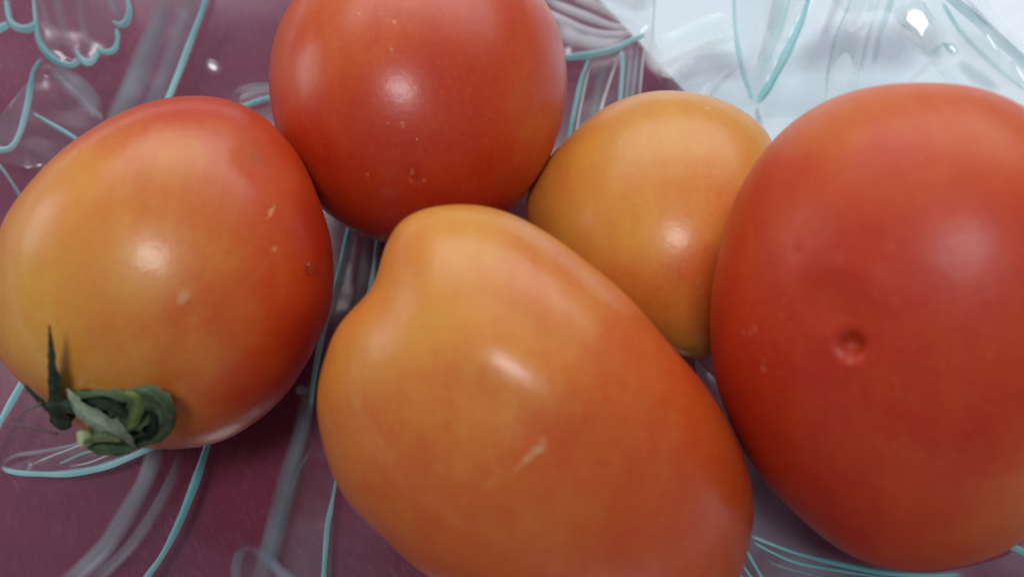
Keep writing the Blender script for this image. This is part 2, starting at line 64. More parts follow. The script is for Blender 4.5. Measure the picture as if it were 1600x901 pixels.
REL = [{"own": "petal1", "kind": "in", "name": "petal_edge", "op": 0.95, "pts": [[-0.11907, 0.0673, 0.00121], [-0.11577, 0.0691, 0.00167], [-0.11445, 0.07023, 0.00178], [-0.1128, 0.07187, 0.00156]]}, {"own": "petal1", "kind": "in", "name": "petal_edge", "op": 0.9, "pts": [[-0.11344, 0.07676, 0.00122], [-0.1125, 0.07266, 0.0016], [-0.11075, 0.07153, 0.0019], [-0.10886, 0.07209, 0.00198], [-0.10762, 0.07372, 0.00173]]}, {"own": "petal2", "kind": "in", "name": "petal_edge", "op": 0.95, "pts": [[-0.10852, 0.07901, 0.00087], [-0.10774, 0.07369, 0.00121], [-0.10673, 0.06972, 0.0016], [-0.10481, 0.06736, 0.00204], [-0.10244, 0.06606, 0.00192], [-0.10029, 0.06614, 0.00175], [-0.09889, 0.0678, 0.00152]]}, {"own": "petal2", "kind": "in", "name": "petal_edge", "op": 0.95, "pts": [[-0.0997, 0.06982, 0.00085], [-0.09881, 0.06841, 0.00127], [-0.09729, 0.06728, 0.00169], [-0.09596, 0.06847, 0.00135], [-0.09546, 0.07051, 0.00102]]}, {"own": "petal2", "kind": "in", "name": "petal_edge", "op": 0.9, "pts": [[-0.09579, 0.07132, 0.00085], [-0.09482, 0.07065, 0.00112], [-0.09349, 0.07064, 0.00139], [-0.0921, 0.07153, 0.00142], [-0.09161, 0.074, 0.00122], [-0.09202, 0.07626, 0.00102]]}, {"own": "petal2", "kind": "in", "name": "petal_edge", "op": 0.9, "pts": [[-0.09305, 0.07791, 0.00086], [-0.09128, 0.07729, 0.00147], [-0.09, 0.07844, 0.00181], [-0.08958, 0.08084, 0.00161], [-0.09025, 0.08383, 0.00128], [-0.09146, 0.08774, 0.00087]]}, {"own": "petal2", "kind": "haze", "name": "petal_vein", "op": 0.35, "pts": [[-0.09497, 0.08551, 0.00278], [-0.09311, 0.08176, 0.00276], [-0.09134, 0.07844, 0.00274]]}, {"own": "petal2", "kind": "haze", "name": "petal_vein", "op": 0.25, "pts": [[-0.10444, 0.08159, 0.00244], [-0.10286, 0.07506, 0.00241], [-0.10097, 0.06979, 0.00238]]}, {"own": "petal2", "kind": "haze", "name": "petal_vein", "op": 0.22, "pts": [[-0.10007, 0.08281, 0.00209], [-0.09884, 0.0761, 0.00206], [-0.09738, 0.06992, 0.00204]]}, {"own": "petal2", "kind": "haze", "name": "petal_vein", "op": 0.22, "pts": [[-0.10786, 0.08058, 0.00175], [-0.10556, 0.07431, 0.00172], [-0.10266, 0.06864, 0.0017]]}, {"own": "leaf1", "kind": "soft", "name": "leaf_edge", "op": 0.75, "pts": [[-0.10598, 0.06646, 0.00085], [-0.10739, 0.06303, 0.00106], [-0.10762, 0.05929, 0.00127], [-0.10769, 0.05557, 0.00138], [-0.10818, 0.049, 0.00144], [-0.10927, 0.04483, 0.00148], [-0.11123, 0.04362, 0.00148], [-0.11508, 0.04282, 0.00148]]}, {"own": "leaf1", "kind": "haze", "name": "leaf_edge", "op": 0.38, "pts": [[-0.10544, 0.06602, 0.00136], [-0.1008, 0.06215, 0.00503], [-0.09654, 0.05852, 0.00365], [-0.09337, 0.05413, 0.00131]]}, {"own": "leaf1", "kind": "out", "name": "leaf_edge", "op": 0.8, "pts": [[-0.10683, 0.05353, 0.0005], [-0.1038, 0.05211, 0.00091], [-0.10111, 0.05084, 0.00132], [-0.09624, 0.04831, 0.00154], [-0.08889, 0.04385, 0.00175]]}, {"own": "leaf1", "kind": "soft", "name": "leaf_vein", "op": 0.5, "pts": [[-0.11392, 0.04282, 0.00082], [-0.1112, 0.04047, 0.00082], [-0.1087, 0.03768, 0.00081], [-0.10584, 0.03394, 0.0008], [-0.10164, 0.02839, 0.00079]]}, {"own": "leaf1", "kind": "haze", "name": "leaf_vein", "op": 0.25, "pts": [[-0.10272, 0.06496, 0.0027], [-0.09829, 0.06271, 0.00268], [-0.09507, 0.05942, 0.00265], [-0.09329, 0.05555, 0.00263]]}, {"own": "stem1", "kind": "haze", "name": "stem_edge", "op": 0.5, "pts": [[-0.08139, 0.08988, 0.0045], [-0.08231, 0.08403, 0.00501], [-0.08481, 0.07414, 0.00547], [-0.08758, 0.06324, 0.00563], [-0.09011, 0.0537, 0.00554], [-0.09159, 0.04387, 0.00544]]}, {"own": "stem1", "kind": "soft", "name": "stem_edge", "op": 0.95, "pts": [[-0.07203, 0.0915, 0.00155], [-0.07329, 0.08556, 0.0016], [-0.07596, 0.0762, 0.00165], [-0.07945, 0.06238, 0.00161], [-0.08185, 0.05148, 0.00151], [-0.08298, 0.03791, 0.0014]]}, {"own": "stem1", "kind": "haze", "name": "stem_vein", "op": 0.3, "pts": [[-0.07547, 0.09095, 0.00449], [-0.07685, 0.08499, 0.00445], [-0.07905, 0.07572, 0.00438], [-0.08216, 0.06282, 0.00428], [-0.08458, 0.05119, 0.00419]]}, {"own": "leaf2", "kind": "soft", "name": "leaf_edge", "op": 0.85, "pts": [[-0.0648, 0.06129, 0.0008], [-0.06234, 0.06161, 0.0012], [-0.05993, 0.06261, 0.0016], [-0.05709, 0.0638, 0.00177], [-0.05007, 0.06548, 0.00192]]}, {"own": "leaf2", "kind": "haze", "name": "leaf_vein", "op": 0.45, "pts": [[-0.06541, 0.0643, 0.00162], [-0.0628, 0.06617, 0.00162], [-0.05992, 0.06704, 0.00162], [-0.0547, 0.06701, 0.00161]]}, {"own": "leaf2", "kind": "haze", "name": "leaf_vein", "op": 0.3, "pts": [[-0.06436, 0.06269, 0.00129], [-0.06121, 0.06493, 0.00129], [-0.0561, 0.06591, 0.00129]]}, {"own": "leaf3", "kind": "in", "name": "leaf_edge", "op": 0.95, "pts": [[0.0061, 0.07306, 0.00205], [0.01335, 0.07285, 0.00205], [0.01858, 0.07274, 0.00201], [0.02362, 0.07315, 0.00192], [0.02788, 0.07446, 0.0017], [0.03109, 0.07529, 0.00142]]}, {"own": "leaf3", "kind": "white", "name": "leaf_vein", "op": 0.75, "pts": [[0.00463, 0.08643, 0.00211], [0.00983, 0.08325, 0.00222], [0.01644, 0.07915, 0.00233], [0.02148, 0.07713, 0.00222], [0.02792, 0.07609, 0.0019], [0.03111, 0.07645, 0.00158]]}, {"own": "leaf3", "kind": "white", "name": "leaf_vein", "op": 0.7, "pts": [[0.00618, 0.08859, 0.00163], [0.00984, 0.08606, 0.00211], [0.01723, 0.082, 0.00257], [0.02445, 0.07823, 0.00206], [0.03112, 0.07704, 0.00158]]}, {"own": "leaf3", "kind": "white", "name": "leaf_vein", "op": 0.7, "pts": [[0.0123, 0.08918, 0.00228], [0.01531, 0.08669, 0.00259], [0.02098, 0.08326, 0.00289], [0.02595, 0.07985, 0.00255], [0.02999, 0.07786, 0.00222]]}, {"own": "leaf3", "kind": "white", "name": "leaf_vein", "op": 0.85, "pts": [[0.0191, 0.08947, 0.00586], [0.02353, 0.08637, 0.0056], [0.0279, 0.0832, 0.00502], [0.03236, 0.08137, 0.00415]]}, {"own": "leaf3", "kind": "white", "name": "leaf_vein", "op": 0.75, "pts": [[0.00951, 0.08104, 0.00481], [0.01521, 0.07692, 0.00434], [0.02188, 0.07466, 0.00347], [0.02775, 0.07479, 0.0022]]}, {"own": "stem2", "kind": "white", "name": "stem_edge", "op": 0.75, "pts": [[0.03172, 0.07778, 0.00222], [0.0319, 0.07335, 0.00345], [0.03262, 0.06873, 0.00404], [0.03529, 0.06396, 0.00246]]}, {"own": "stem2", "kind": "white", "name": "stem_edge", "op": 0.5, "pts": [[0.03014, 0.08805, 0.00485], [0.03067, 0.08373, 0.00641], [0.03117, 0.07934, 0.00477]]}, {"own": "stem2", "kind": "soft", "name": "stem_edge", "op": 0.95, "pts": [[0.01827, 0.07202, 0.0011], [0.01702, 0.06907, 0.00117], [0.01592, 0.06572, 0.00124], [0.01359, 0.05504, 0.00128], [0.01214, 0.04508, 0.00132]]}, {"own": "stem2", "kind": "white", "name": "stem_edge", "op": 0.7, "pts": [[0.01931, 0.07171, 0.00078], [0.01806, 0.06893, 0.00078], [0.0171, 0.06557, 0.00077], [0.01507, 0.05544, 0.00075], [0.01373, 0.04508, 0.00073]]}, {"own": "stem2", "kind": "haze", "name": "stem_vein", "op": 0.4, "pts": [[0.02226, 0.07155, 0.00282], [0.02066, 0.0662, 0.00279], [0.01931, 0.05997, 0.00274], [0.01788, 0.05183, 0.00269]]}, {"own": "stem2", "kind": "white", "name": "stem_edge", "op": 0.75, "pts": [[0.02505, 0.07168, 0.00078], [0.02364, 0.06809, 0.00085], [0.0227, 0.06558, 0.00093], [0.02076, 0.05963, 0.00099], [0.01904, 0.05174, 0.00105]]}, {"own": "stem2", "kind": "soft", "name": "stem_edge", "op": 0.85, "pts": [[0.02551, 0.07266, 0.00125], [0.02572, 0.06928, 0.00125], [0.02549, 0.06624, 0.00124], [0.02485, 0.06005, 0.00107], [0.02429, 0.05286, 0.0009]]}, {"own": "stem2", "kind": "white", "name": "stem_vein", "op": 0.5, "pts": [[0.02785, 0.07298, 0.00063], [0.02712, 0.0675, 0.00062], [0.02635, 0.06141, 0.00061], [0.0255, 0.05434, 0.0006]]}, {"own": "stem2", "kind": "white", "name": "stem_vein", "op": 0.5, "pts": [[0.02931, 0.07329, 0.00063], [0.02856, 0.06724, 0.00062], [0.02781, 0.06196, 0.00061], [0.02678, 0.05417, 0.0006]]}, {"own": "stem2", "kind": "white", "name": "stem_vein", "op": 0.55, "pts": [[0.03091, 0.07385, 0.00079], [0.03018, 0.06846, 0.00078], [0.02939, 0.062, 0.00077], [0.02834, 0.05396, 0.00075]]}, {"own": "stem2", "kind": "haze", "name": "stem_vein", "op": 0.35, "pts": [[0.02843, 0.07316, 0.00471], [0.0277, 0.0674, 0.00465], [0.02706, 0.06129, 0.00459], [0.02607, 0.05427, 0.00451]]}, {"own": "stem2", "kind": "grey", "name": "stem_edge", "op": 0.5, "pts": [[0.03357, 0.08585, 0.00064], [0.03325, 0.08314, 0.00064], [0.03268, 0.07611, 0.00063], [0.03191, 0.06887, 0.00062]]}, {"own": "petal3", "kind": "soft", "name": "petal_edge", "op": 0.6, "pts": [[0.05035, 0.08116, 0.00079], [0.05016, 0.0785, 0.00088], [0.05014, 0.07297, 0.00097], [0.05059, 0.06718, 0.00105], [0.05148, 0.06088, 0.00119], [0.05319, 0.05426, 0.00135]]}, {"own": "petal3", "kind": "soft", "name": "petal_edge", "op": 0.9, "pts": [[0.0533, 0.05394, 0.0015], [0.05449, 0.05448, 0.00195], [0.05615, 0.05661, 0.00241], [0.05795, 0.05922, 0.00235], [0.05989, 0.06255, 0.00229], [0.06165, 0.06557, 0.00192], [0.06354, 0.06928, 0.00155], [0.0649, 0.07333, 0.00125], [0.0657, 0.07567, 0.00094]]}, {"own": "petal3", "kind": "white", "name": "petal_vein", "op": 0.5, "pts": [[0.05796, 0.07859, 0.00347], [0.05684, 0.07494, 0.00408], [0.05508, 0.06863, 0.00464], [0.0534, 0.06277, 0.00336], [0.05263, 0.05793, 0.00212]]}, {"own": "petal3", "kind": "white", "name": "petal_vein", "op": 0.5, "pts": [[0.06353, 0.07652, 0.00314], [0.0622, 0.07302, 0.00375], [0.05975, 0.06776, 0.00319], [0.05735, 0.06226, 0.00153]]}, {"own": "petal3", "kind": "haze", "name": "petal_vein", "op": 0.35, "pts": [[0.06046, 0.07768, 0.00252], [0.05914, 0.07141, 0.0029], [0.05686, 0.06524, 0.00246], [0.05474, 0.05877, 0.00121]]}, {"own": "stem3", "kind": "white", "name": "stem_edge", "op": 0.6, "pts": [[0.07505, 0.07172, 0.00467], [0.07384, 0.06701, 0.00493], [0.07175, 0.06186, 0.00518], [0.06994, 0.05503, 0.00556], [0.06898, 0.04838, 0.00593]]}, {"own": "stem3", "kind": "haze", "name": "stem_edge", "op": 0.45, "pts": [[0.07304, 0.07261, 0.00094], [0.07181, 0.06788, 0.00093], [0.06936, 0.06282, 0.00092], [0.06753, 0.05593, 0.0009], [0.0667, 0.04919, 0.00089]]}, {"own": "stem3", "kind": "white", "name": "stem_edge", "op": 0.8, "pts": [[0.07824, 0.07026, 0.00093], [0.07693, 0.06565, 0.00092], [0.07483, 0.05991, 0.00091], [0.0731, 0.0527, 0.0009], [0.07233, 0.04716, 0.00089]]}, {"own": "wall_tones", "kind": "grey", "name": "light_shade_band", "op": 0.62, "pts": [[0.0584, 0.05836, 0.00363], [0.06288, 0.06068, 0.00876], [0.0689, 0.06095, 0.01132], [0.07562, 0.05822, 0.01149], [0.08079, 0.05394, 0.00905], [0.08416, 0.05012, 0.00327]]}, {"own": "wall_tones", "kind": "grey", "name": "light_shade_band", "op": 0.6, "pts": [[0.03515, 0.06063, 0.00457], [0.04155, 0.06377, 0.00869], [0.04764, 0.06369, 0.00868], [0.05206, 0.05955, 0.00456]]}, {"own": "wall_tones", "kind": "white", "name": "light_shade_band", "op": 0.6, "pts": [[0.03257, 0.06723, 0.00217], [0.03825, 0.06825, 0.003], [0.04451, 0.06961, 0.00311], [0.05056, 0.07003, 0.00248]]}, {"own": "wall_tones", "kind": "white", "name": "light_shade_band", "op": 0.98, "pts": [[0.07891, 0.06159, 0.00457], [0.08146, 0.06094, 0.00685], [0.08383, 0.05823, 0.00681], [0.08576, 0.05335, 0.00487], [0.08638, 0.05094, 0.00149]]}, {"own": "wall_tones", "kind": "white", "name": "light_shade_band", "op": 0.7, "pts": [[0.08032, 0.04806, 0.00118], [0.08363, 0.04996, 0.00178], [0.08634, 0.05175, 0.00179], [0.08792, 0.05256, 0.0012]]}, {"own": "wall_tones", "kind": "soft", "name": "light_shade_band", "op": 0.5, "pts": [[0.08504, 0.05198, 0.0009], [0.08617, 0.05342, 0.0013], [0.08755, 0.053, 0.0013], [0.08839, 0.05101, 0.00089]]}, {"own": "wall_tones", "kind": "white", "name": "light_shade_band", "op": 0.45, "pts": [[0.08829, 0.05759, 0.00454], [0.09266, 0.05078, 0.00746], [0.09663, 0.04347, 0.00784], [0.09951, 0.03737, 0.00581]]}, {"own": "wall_tones", "kind": "white", "name": "light_shade_band", "op": 0.6, "pts": [[0.03983, 0.05662, 0.0006], [0.04411, 0.06017, 0.00091], [0.04761, 0.06297, 0.00061]]}, {"own": "wall_tones", "kind": "white", "name": "light_shade_band", "op": 0.55, "pts": [[0.04121, 0.05663, 0.00091], [0.04485, 0.06148, 0.00153], [0.04903, 0.06476, 0.00092]]}, {"own": "wall_tones", "kind": "grey", "name": "light_shade_band", "op": 0.45, "pts": [[0.04293, 0.05564, 0.0009], [0.04639, 0.0599, 0.00182], [0.05025, 0.06268, 0.00092]]}, {"own": "wall_tones", "kind": "grey", "name": "light_shade_band", "op": 0.5, "pts": [[0.05362, 0.05297, 0.0006], [0.05374, 0.05087, 0.00134], [0.05405, 0.04798, 0.00178]]}, {"own": "petal3", "kind": "grey", "name": "petal_vein", "op": 0.4, "pts": [[0.05884, 0.07827, 0.00158], [0.05764, 0.07193, 0.00218], [0.0556, 0.06565, 0.00205], [0.05406, 0.06042, 0.00122]]}, {"own": "petal3", "kind": "soft", "name": "petal_vein", "op": 0.4, "pts": [[0.06207, 0.07708, 0.00063], [0.06068, 0.07223, 0.00073], [0.05842, 0.06613, 0.00072], [0.05615, 0.06121, 0.00061]]}, {"own": "stem3", "kind": "grey", "name": "stem_vein", "op": 0.45, "pts": [[0.07087, 0.07354, 0.00219], [0.06978, 0.06939, 0.00258], [0.06795, 0.06542, 0.00256], [0.06658, 0.06184, 0.00213]]}, {"own": "stem3", "kind": "soft", "name": "stem_vein", "op": 0.35, "pts": [[0.08006, 0.0694, 0.00124], [0.07876, 0.06482, 0.00143], [0.07708, 0.06028, 0.00142], [0.07557, 0.05417, 0.0012]]}, {"own": "wall_tones", "kind": "grey", "name": "light_shade_band", "op": 0.5, "pts": [[0.09052, 0.06154, 0.00076], [0.09346, 0.05486, 0.00105], [0.09638, 0.04838, 0.00104], [0.0991, 0.04147, 0.00073]]}, {"own": "wall_tones", "kind": "soft", "name": "light_shade_band", "op": 0.5, "pts": [[0.08735, 0.06193, 0.00061], [0.09002, 0.0541, 0.0009], [0.09368, 0.04634, 0.00089], [0.09786, 0.03827, 0.00058]]}, {"own": "wall_tones", "kind": "haze", "name": "light_shade_band", "op": 0.4, "pts": [[0.08867, 0.04955, 0.00149], [0.09118, 0.045, 0.00265], [0.09444, 0.04006, 0.00146]]}, {"own": "leaf4", "kind": "in", "name": "leaf_edge", "op": 0.95, "pts": [[-0.09375, -0.02501, 0.00084], [-0.09197, -0.02586, 0.00107], [-0.08794, -0.02635, 0.0013], [-0.08159, -0.02635, 0.00147], [-0.07561, -0.02526, 0.00162], [-0.07139, -0.02355, 0.00178], [-0.06765, -0.02157, 0.00194], [-0.065, -0.01931, 0.00211]]}, {"own": "leaf4", "kind": "haze", "name": "leaf_edge", "op": 0.5, "pts": [[-0.09391, -0.02489, 0.00112], [-0.09184, -0.02305, 0.00112], [-0.08696, -0.02219, 0.0011], [-0.08135, -0.02082, 0.00089], [-0.07719, -0.01868, 0.00068]]}, {"own": "leaf4", "kind": "white", "name": "leaf_vein", "op": 0.5, "pts": [[-0.08867, -0.02501, 0.00055], [-0.08705, -0.02404, 0.00055], [-0.08506, -0.02305, 0.00055], [-0.08122, -0.02132, 0.00054], [-0.07824, -0.01931, 0.00054]]}, {"own": "leaf4", "kind": "soft", "name": "leaf_vein", "op": 0.5, "pts": [[-0.08333, -0.02465, 0.00068], [-0.08145, -0.02367, 0.00068], [-0.07956, -0.02268, 0.00068], [-0.07649, -0.02157, 0.00067], [-0.07334, -0.01969, 0.00067]]}, {"own": "leaf4", "kind": "white", "name": "leaf_vein", "op": 0.5, "pts": [[-0.08155, -0.02514, 0.00054], [-0.07907, -0.02465, 0.00054], [-0.07676, -0.02391, 0.00054], [-0.07189, -0.02132, 0.00053], [-0.06979, -0.01944, 0.00053]]}, {"own": "leaf4", "kind": "soft", "name": "leaf_edge", "op": 0.95, "pts": [[-0.0984, -0.02416, 0.0017], [-0.09679, -0.01767, 0.00171], [-0.09484, -0.0093, 0.00173], [-0.09349, -0.00342, 0.00174]]}, {"own": "stem1", "kind": "haze", "name": "stem_edge", "op": 0.55, "pts": [[-0.06609, -0.01868, 0.00396], [-0.06616, -0.02182, 0.00403], [-0.06676, -0.02743, 0.00408], [-0.069, -0.03412, 0.00415], [-0.07134, -0.03975, 0.00423], [-0.07555, -0.04486, 0.00434], [-0.07876, -0.04855, 0.00444]]}, {"own": "stem1", "kind": "soft", "name": "stem_edge", "op": 0.95, "pts": [[-0.05553, -0.01484, 0.00182], [-0.05649, -0.02045, 0.00181], [-0.05749, -0.02743, 0.00179], [-0.05897, -0.03492, 0.00165], [-0.0607, -0.04052, 0.00151], [-0.06268, -0.04443, 0.00145], [-0.06497, -0.04907, 0.00139]]}, {"own": "stem1", "kind": "haze", "name": "stem_vein", "op": 0.4, "pts": [[-0.06103, -0.0212, 0.00182], [-0.06266, -0.02969, 0.00232], [-0.06631, -0.03853, 0.00282], [-0.071, -0.04443, 0.00309], [-0.07438, -0.04855, 0.00336]]}, {"own": "stem4", "kind": "soft", "name": "stem_edge", "op": 0.95, "pts": [[-0.03374, 0.03446, 0.00158], [-0.03477, 0.02754, 0.00162], [-0.0357, 0.01754, 0.00164], [-0.03691, 0.00867, 0.00147], [-0.03801, -0.00133, 0.00131], [-0.0384, -0.00889, 0.00116], [-0.03832, -0.01484, 0.00101]]}, {"own": "stem4", "kind": "soft", "name": "stem_edge", "op": 0.85, "pts": [[-0.02786, 0.03105, 0.00113], [-0.02856, 0.02409, 0.00111], [-0.029, 0.01443, 0.00108], [-0.02986, 0.00586, 0.00105]]}, {"own": "stem4", "kind": "haze", "name": "stem_vein", "op": 0.4, "pts": [[-0.02995, 0.0277, 0.00252], [-0.03078, 0.01959, 0.00256], [-0.03097, 0.01259, 0.0026], [-0.03154, 0.0044, 0.00263]]}, {"own": "stem4", "kind": "haze", "name": "stem_edge", "op": 0.6, "pts": [[-0.03926, -0.00686, 0.00284], [-0.03931, -0.01169, 0.00325], [-0.03949, -0.01728, 0.00364], [-0.04046, -0.02391, 0.00396], [-0.04121, -0.03075, 0.00423], [-0.04216, -0.03886, 0.00436], [-0.04304, -0.04443, 0.00423], [-0.04368, -0.04907, 0.00411]]}, {"own": "stem4", "kind": "grey", "name": "stem_edge", "op": 0.35, "pts": [[-0.03891, -0.01196, 0.00051], [-0.03944, -0.01767, 0.0005], [-0.0401, -0.02391, 0.0005], [-0.04097, -0.03075, 0.00049], [-0.04183, -0.03718, 0.00049]]}, {"own": "stem4", "kind": "soft", "name": "stem_edge", "op": 0.75, "pts": [[-0.03198, -0.02671, 0.00061], [-0.03216, -0.02957, 0.00081], [-0.03247, -0.03319, 0.001], [-0.03269, -0.03651, 0.00111], [-0.03239, -0.04443, 0.00115], [-0.0321, -0.04907, 0.00119]]}, {"own": "stem4", "kind": "haze", "name": "stem_vein", "op": 0.3, "pts": [[-0.03698, -0.0212, 0.001], [-0.03903, -0.02586, 0.00099], [-0.03992, -0.02993, 0.00099], [-0.04007, -0.03319, 0.00098]]}, {"own": "stem4", "kind": "haze", "name": "stem_vein", "op": 0.4, "pts": [[-0.04176, -0.00983, 0.0018], [-0.04034, -0.01037, 0.00167], [-0.03916, -0.00983, 0.00154]]}, {"own": "leaf5", "kind": "lav", "name": "leaf_edge", "op": 0.8, "pts": [[-0.04579, -0.03953, 0.00147], [-0.04384, -0.04052, 0.00196], [-0.04206, -0.04194, 0.00243], [-0.03891, -0.04464, 0.00253], [-0.03385, -0.04907, 0.00262]]}, {"own": "leaf5", "kind": "haze", "name": "leaf_edge", "op": 0.5, "pts": [[-0.04608, -0.04907, 0.00194], [-0.04748, -0.04443, 0.00208], [-0.04771, -0.04162, 0.00221], [-0.04688, -0.03975, 0.00209], [-0.04563, -0.03908, 0.00197]]}, {"own": "leaf6", "kind": "in", "name": "leaf_edge", "op": 0.95, "pts": [[0.04164, -0.03745, 0.00061], [0.04222, -0.03793, 0.00069], [0.04888, -0.04117, 0.00085], [0.055, -0.04332, 0.00109], [0.06078, -0.04516, 0.00117], [0.06667, -0.0462, 0.00113], [0.07173, -0.04649, 0.00097]]}, {"own": "leaf6", "kind": "soft", "name": "leaf_vein", "op": 0.8, "pts": [[0.04217, -0.03894, 0.00061], [0.04275, -0.03942, 0.00063], [0.04801, -0.04256, 0.00065], [0.05475, -0.0445, 0.00068], [0.05917, -0.04567, 0.0007], [0.06462, -0.04727, 0.00072]]}, {"own": "leaf6", "kind": "haze", "name": "leaf_vein", "op": 0.6, "pts": [[0.04357, -0.04168, 0.00061], [0.04428, -0.04248, 0.00067], [0.0468, -0.04358, 0.00073], [0.05052, -0.04487, 0.00078], [0.05555, -0.04658, 0.00084]]}, {"own": "leaf6", "kind": "soft", "name": "leaf_vein", "op": 0.8, "pts": [[0.04041, -0.03989, 0.00061], [0.04092, -0.0408, 0.00064], [0.04162, -0.04259, 0.00066], [0.04245, -0.04469, 0.00069], [0.04347, -0.04731, 0.00072]]}, {"own": "leaf6", "kind": "soft", "name": "leaf_vein", "op": 0.7, "pts": [[0.03914, -0.04118, 0.0006], [0.0396, -0.04252, 0.0006], [0.04067, -0.04463, 0.0006], [0.04193, -0.04725, 0.0006]]}, {"own": "leaf6", "kind": "soft", "name": "leaf_vein", "op": 0.6, "pts": [[0.03798, -0.0417, 0.0006], [0.03863, -0.04326, 0.0006], [0.03926, -0.0448, 0.0006], [0.03994, -0.04665, 0.0006]]}, {"own": "leaf7", "kind": "soft", "name": "leaf_edge", "op": 0.95, "pts": [[0.07789, -0.04223, 0.00122], [0.07924, -0.04335, 0.00138], [0.08034, -0.04463, 0.00142], [0.08361, -0.04855, 0.00132]]}]
PET = [{"own": "pale1", "name": "wall_tone_panel", "pts": [[0.06658, 0.07663], [0.09073, 0.06521], [0.09581, 0.05483], [0.10169, 0.04129], [0.10546, 0.03147], [0.09726, 0.03336], [0.08902, 0.04275], [0.08487, 0.05245], [0.08281, 0.0603], [0.07824, 0.06532], [0.07159, 0.06797]]}, {"own": "pale2", "name": "wall_tone_panel", "pts": [[0.03421, 0.07431], [0.04057, 0.07566], [0.04809, 0.0761], [0.05004, 0.07019], [0.0504, 0.06581], [0.04373, 0.06691], [0.03813, 0.06485], [0.03464, 0.0653]]}, {"own": "pale3", "name": "wall_tone_panel", "pts": [[0.05925, 0.07945], [0.06502, 0.07725], [0.06266, 0.06879], [0.06003, 0.06558], [0.05761, 0.0678], [0.05595, 0.07524]]}, {"own": "reflect_haze1", "name": "wall_tone_panel", "pts": [[0.03608, -0.00273], [0.04092, -0.00957], [0.04608, -0.02391], [0.05514, -0.03926], [0.06512, -0.04533], [0.07724, -0.04444], [0.08479, -0.0401], [0.09235, -0.04341], [0.08463, -0.05389], [0.04083, -0.05088], [0.036, -0.04]]}, {"own": "petal1", "name": "petal", "pts": [[-0.11907, 0.0673], [-0.1128, 0.07187], [-0.11344, 0.07676], [-0.11173, 0.08072], [-0.11972, 0.07795]]}, {"own": "petal2", "name": "petal", "pts": [[-0.10852, 0.07901], [-0.10774, 0.07369], [-0.10673, 0.06972], [-0.10481, 0.06736], [-0.10244, 0.06606], [-0.10029, 0.06614], [-0.09889, 0.0678], [-0.09729, 0.06728], [-0.09596, 0.06847], [-0.09546, 0.07051], [-0.09349, 0.07064], [-0.0921, 0.07153], [-0.09202, 0.07626], [-0.09128, 0.07729], [-0.08958, 0.08084], [-0.09093, 0.08786], [-0.10868, 0.08303]]}, {"own": "leaf1", "name": "leaf", "pts": [[-0.10573, 0.06653], [-0.10739, 0.06303], [-0.10769, 0.05557], [-0.10818, 0.049], [-0.10927, 0.04483], [-0.11123, 0.04362], [-0.11618, 0.04253], [-0.10773, 0.04122], [-0.09983, 0.04238], [-0.09285, 0.05422], [-0.09654, 0.05852], [-0.1008, 0.06215]]}, {"own": "stem1", "name": "stem", "pts": [[-0.08083, 0.08999], [-0.08481, 0.07414], [-0.09011, 0.0537], [-0.09176, 0.03738], [-0.08298, 0.03791], [-0.07945, 0.06238], [-0.07203, 0.0915]]}, {"own": "leaf2", "name": "leaf", "pts": [[-0.06476, 0.06095], [-0.05705, 0.06345], [-0.05004, 0.06513], [-0.05473, 0.06735], [-0.0628, 0.06617]]}, {"own": "leaf3", "name": "leaf", "pts": [[0.0061, 0.07306], [0.01335, 0.07285], [0.02362, 0.07315], [0.03109, 0.07529], [0.03234, 0.08051], [0.03157, 0.08633], [0.00464, 0.0911]]}, {"own": "stem2", "name": "stem", "pts": [[0.01827, 0.07202], [0.01359, 0.05504], [0.01151, 0.04326], [0.02509, 0.04287], [0.02939, 0.062], [0.03091, 0.07385], [0.02508, 0.07289]]}, {"own": "petal3", "name": "petal", "pts": [[0.05035, 0.08116], [0.05014, 0.07297], [0.05148, 0.06088], [0.0533, 0.05394], [0.05795, 0.05922], [0.06165, 0.06557], [0.0657, 0.07567]]}, {"own": "stem3", "name": "stem", "pts": [[0.07304, 0.07261], [0.06936, 0.06282], [0.0667, 0.04919], [0.07233, 0.04716], [0.07483, 0.05991], [0.07824, 0.07026]]}, {"own": "wall_tones", "name": "wall_tone_panel", "pts": [[0.03505, 0.05834], [0.0437, 0.06618], [0.05886, 0.06737], [0.06908, 0.06429], [0.08006, 0.05895], [0.08695, 0.05303], [0.08875, 0.04021], [0.06796, 0.04733], [0.04966, 0.05209]]}, {"own": "leaf4", "name": "leaf", "pts": [[-0.09375, -0.02501], [-0.08794, -0.02635], [-0.08159, -0.02635], [-0.07561, -0.02526], [-0.06765, -0.02157], [-0.065, -0.01931], [-0.07719, -0.01868], [-0.08696, -0.02219]]}, {"own": "stem4", "name": "stem", "pts": [[-0.03477, 0.02754], [-0.03801, -0.00133], [-0.04044, -0.01353], [-0.04304, -0.04443], [-0.04368, -0.04907], [-0.0321, -0.04907], [-0.03216, -0.02957], [-0.03038, -0.00273], [-0.02856, 0.02409]]}, {"own": "leaf5", "name": "leaf", "pts": [[-0.04608, -0.04907], [-0.04748, -0.04443], [-0.04771, -0.04162], [-0.04688, -0.03975], [-0.04563, -0.03908], [-0.04206, -0.04194], [-0.03891, -0.04464], [-0.03385, -0.04907]]}, {"own": "leaf6", "name": "leaf", "pts": [[0.04164, -0.03745], [0.04888, -0.04117], [0.055, -0.04332], [0.06078, -0.04516], [0.07173, -0.04649], [0.07554, -0.05011], [0.04236, -0.0478], [0.03798, -0.0417]]}, {"own": "leaf7", "name": "leaf", "pts": [[0.07789, -0.04223], [0.08034, -0.04463], [0.08361, -0.04855], [0.08776, -0.04467], [0.08448, -0.0411]]}]
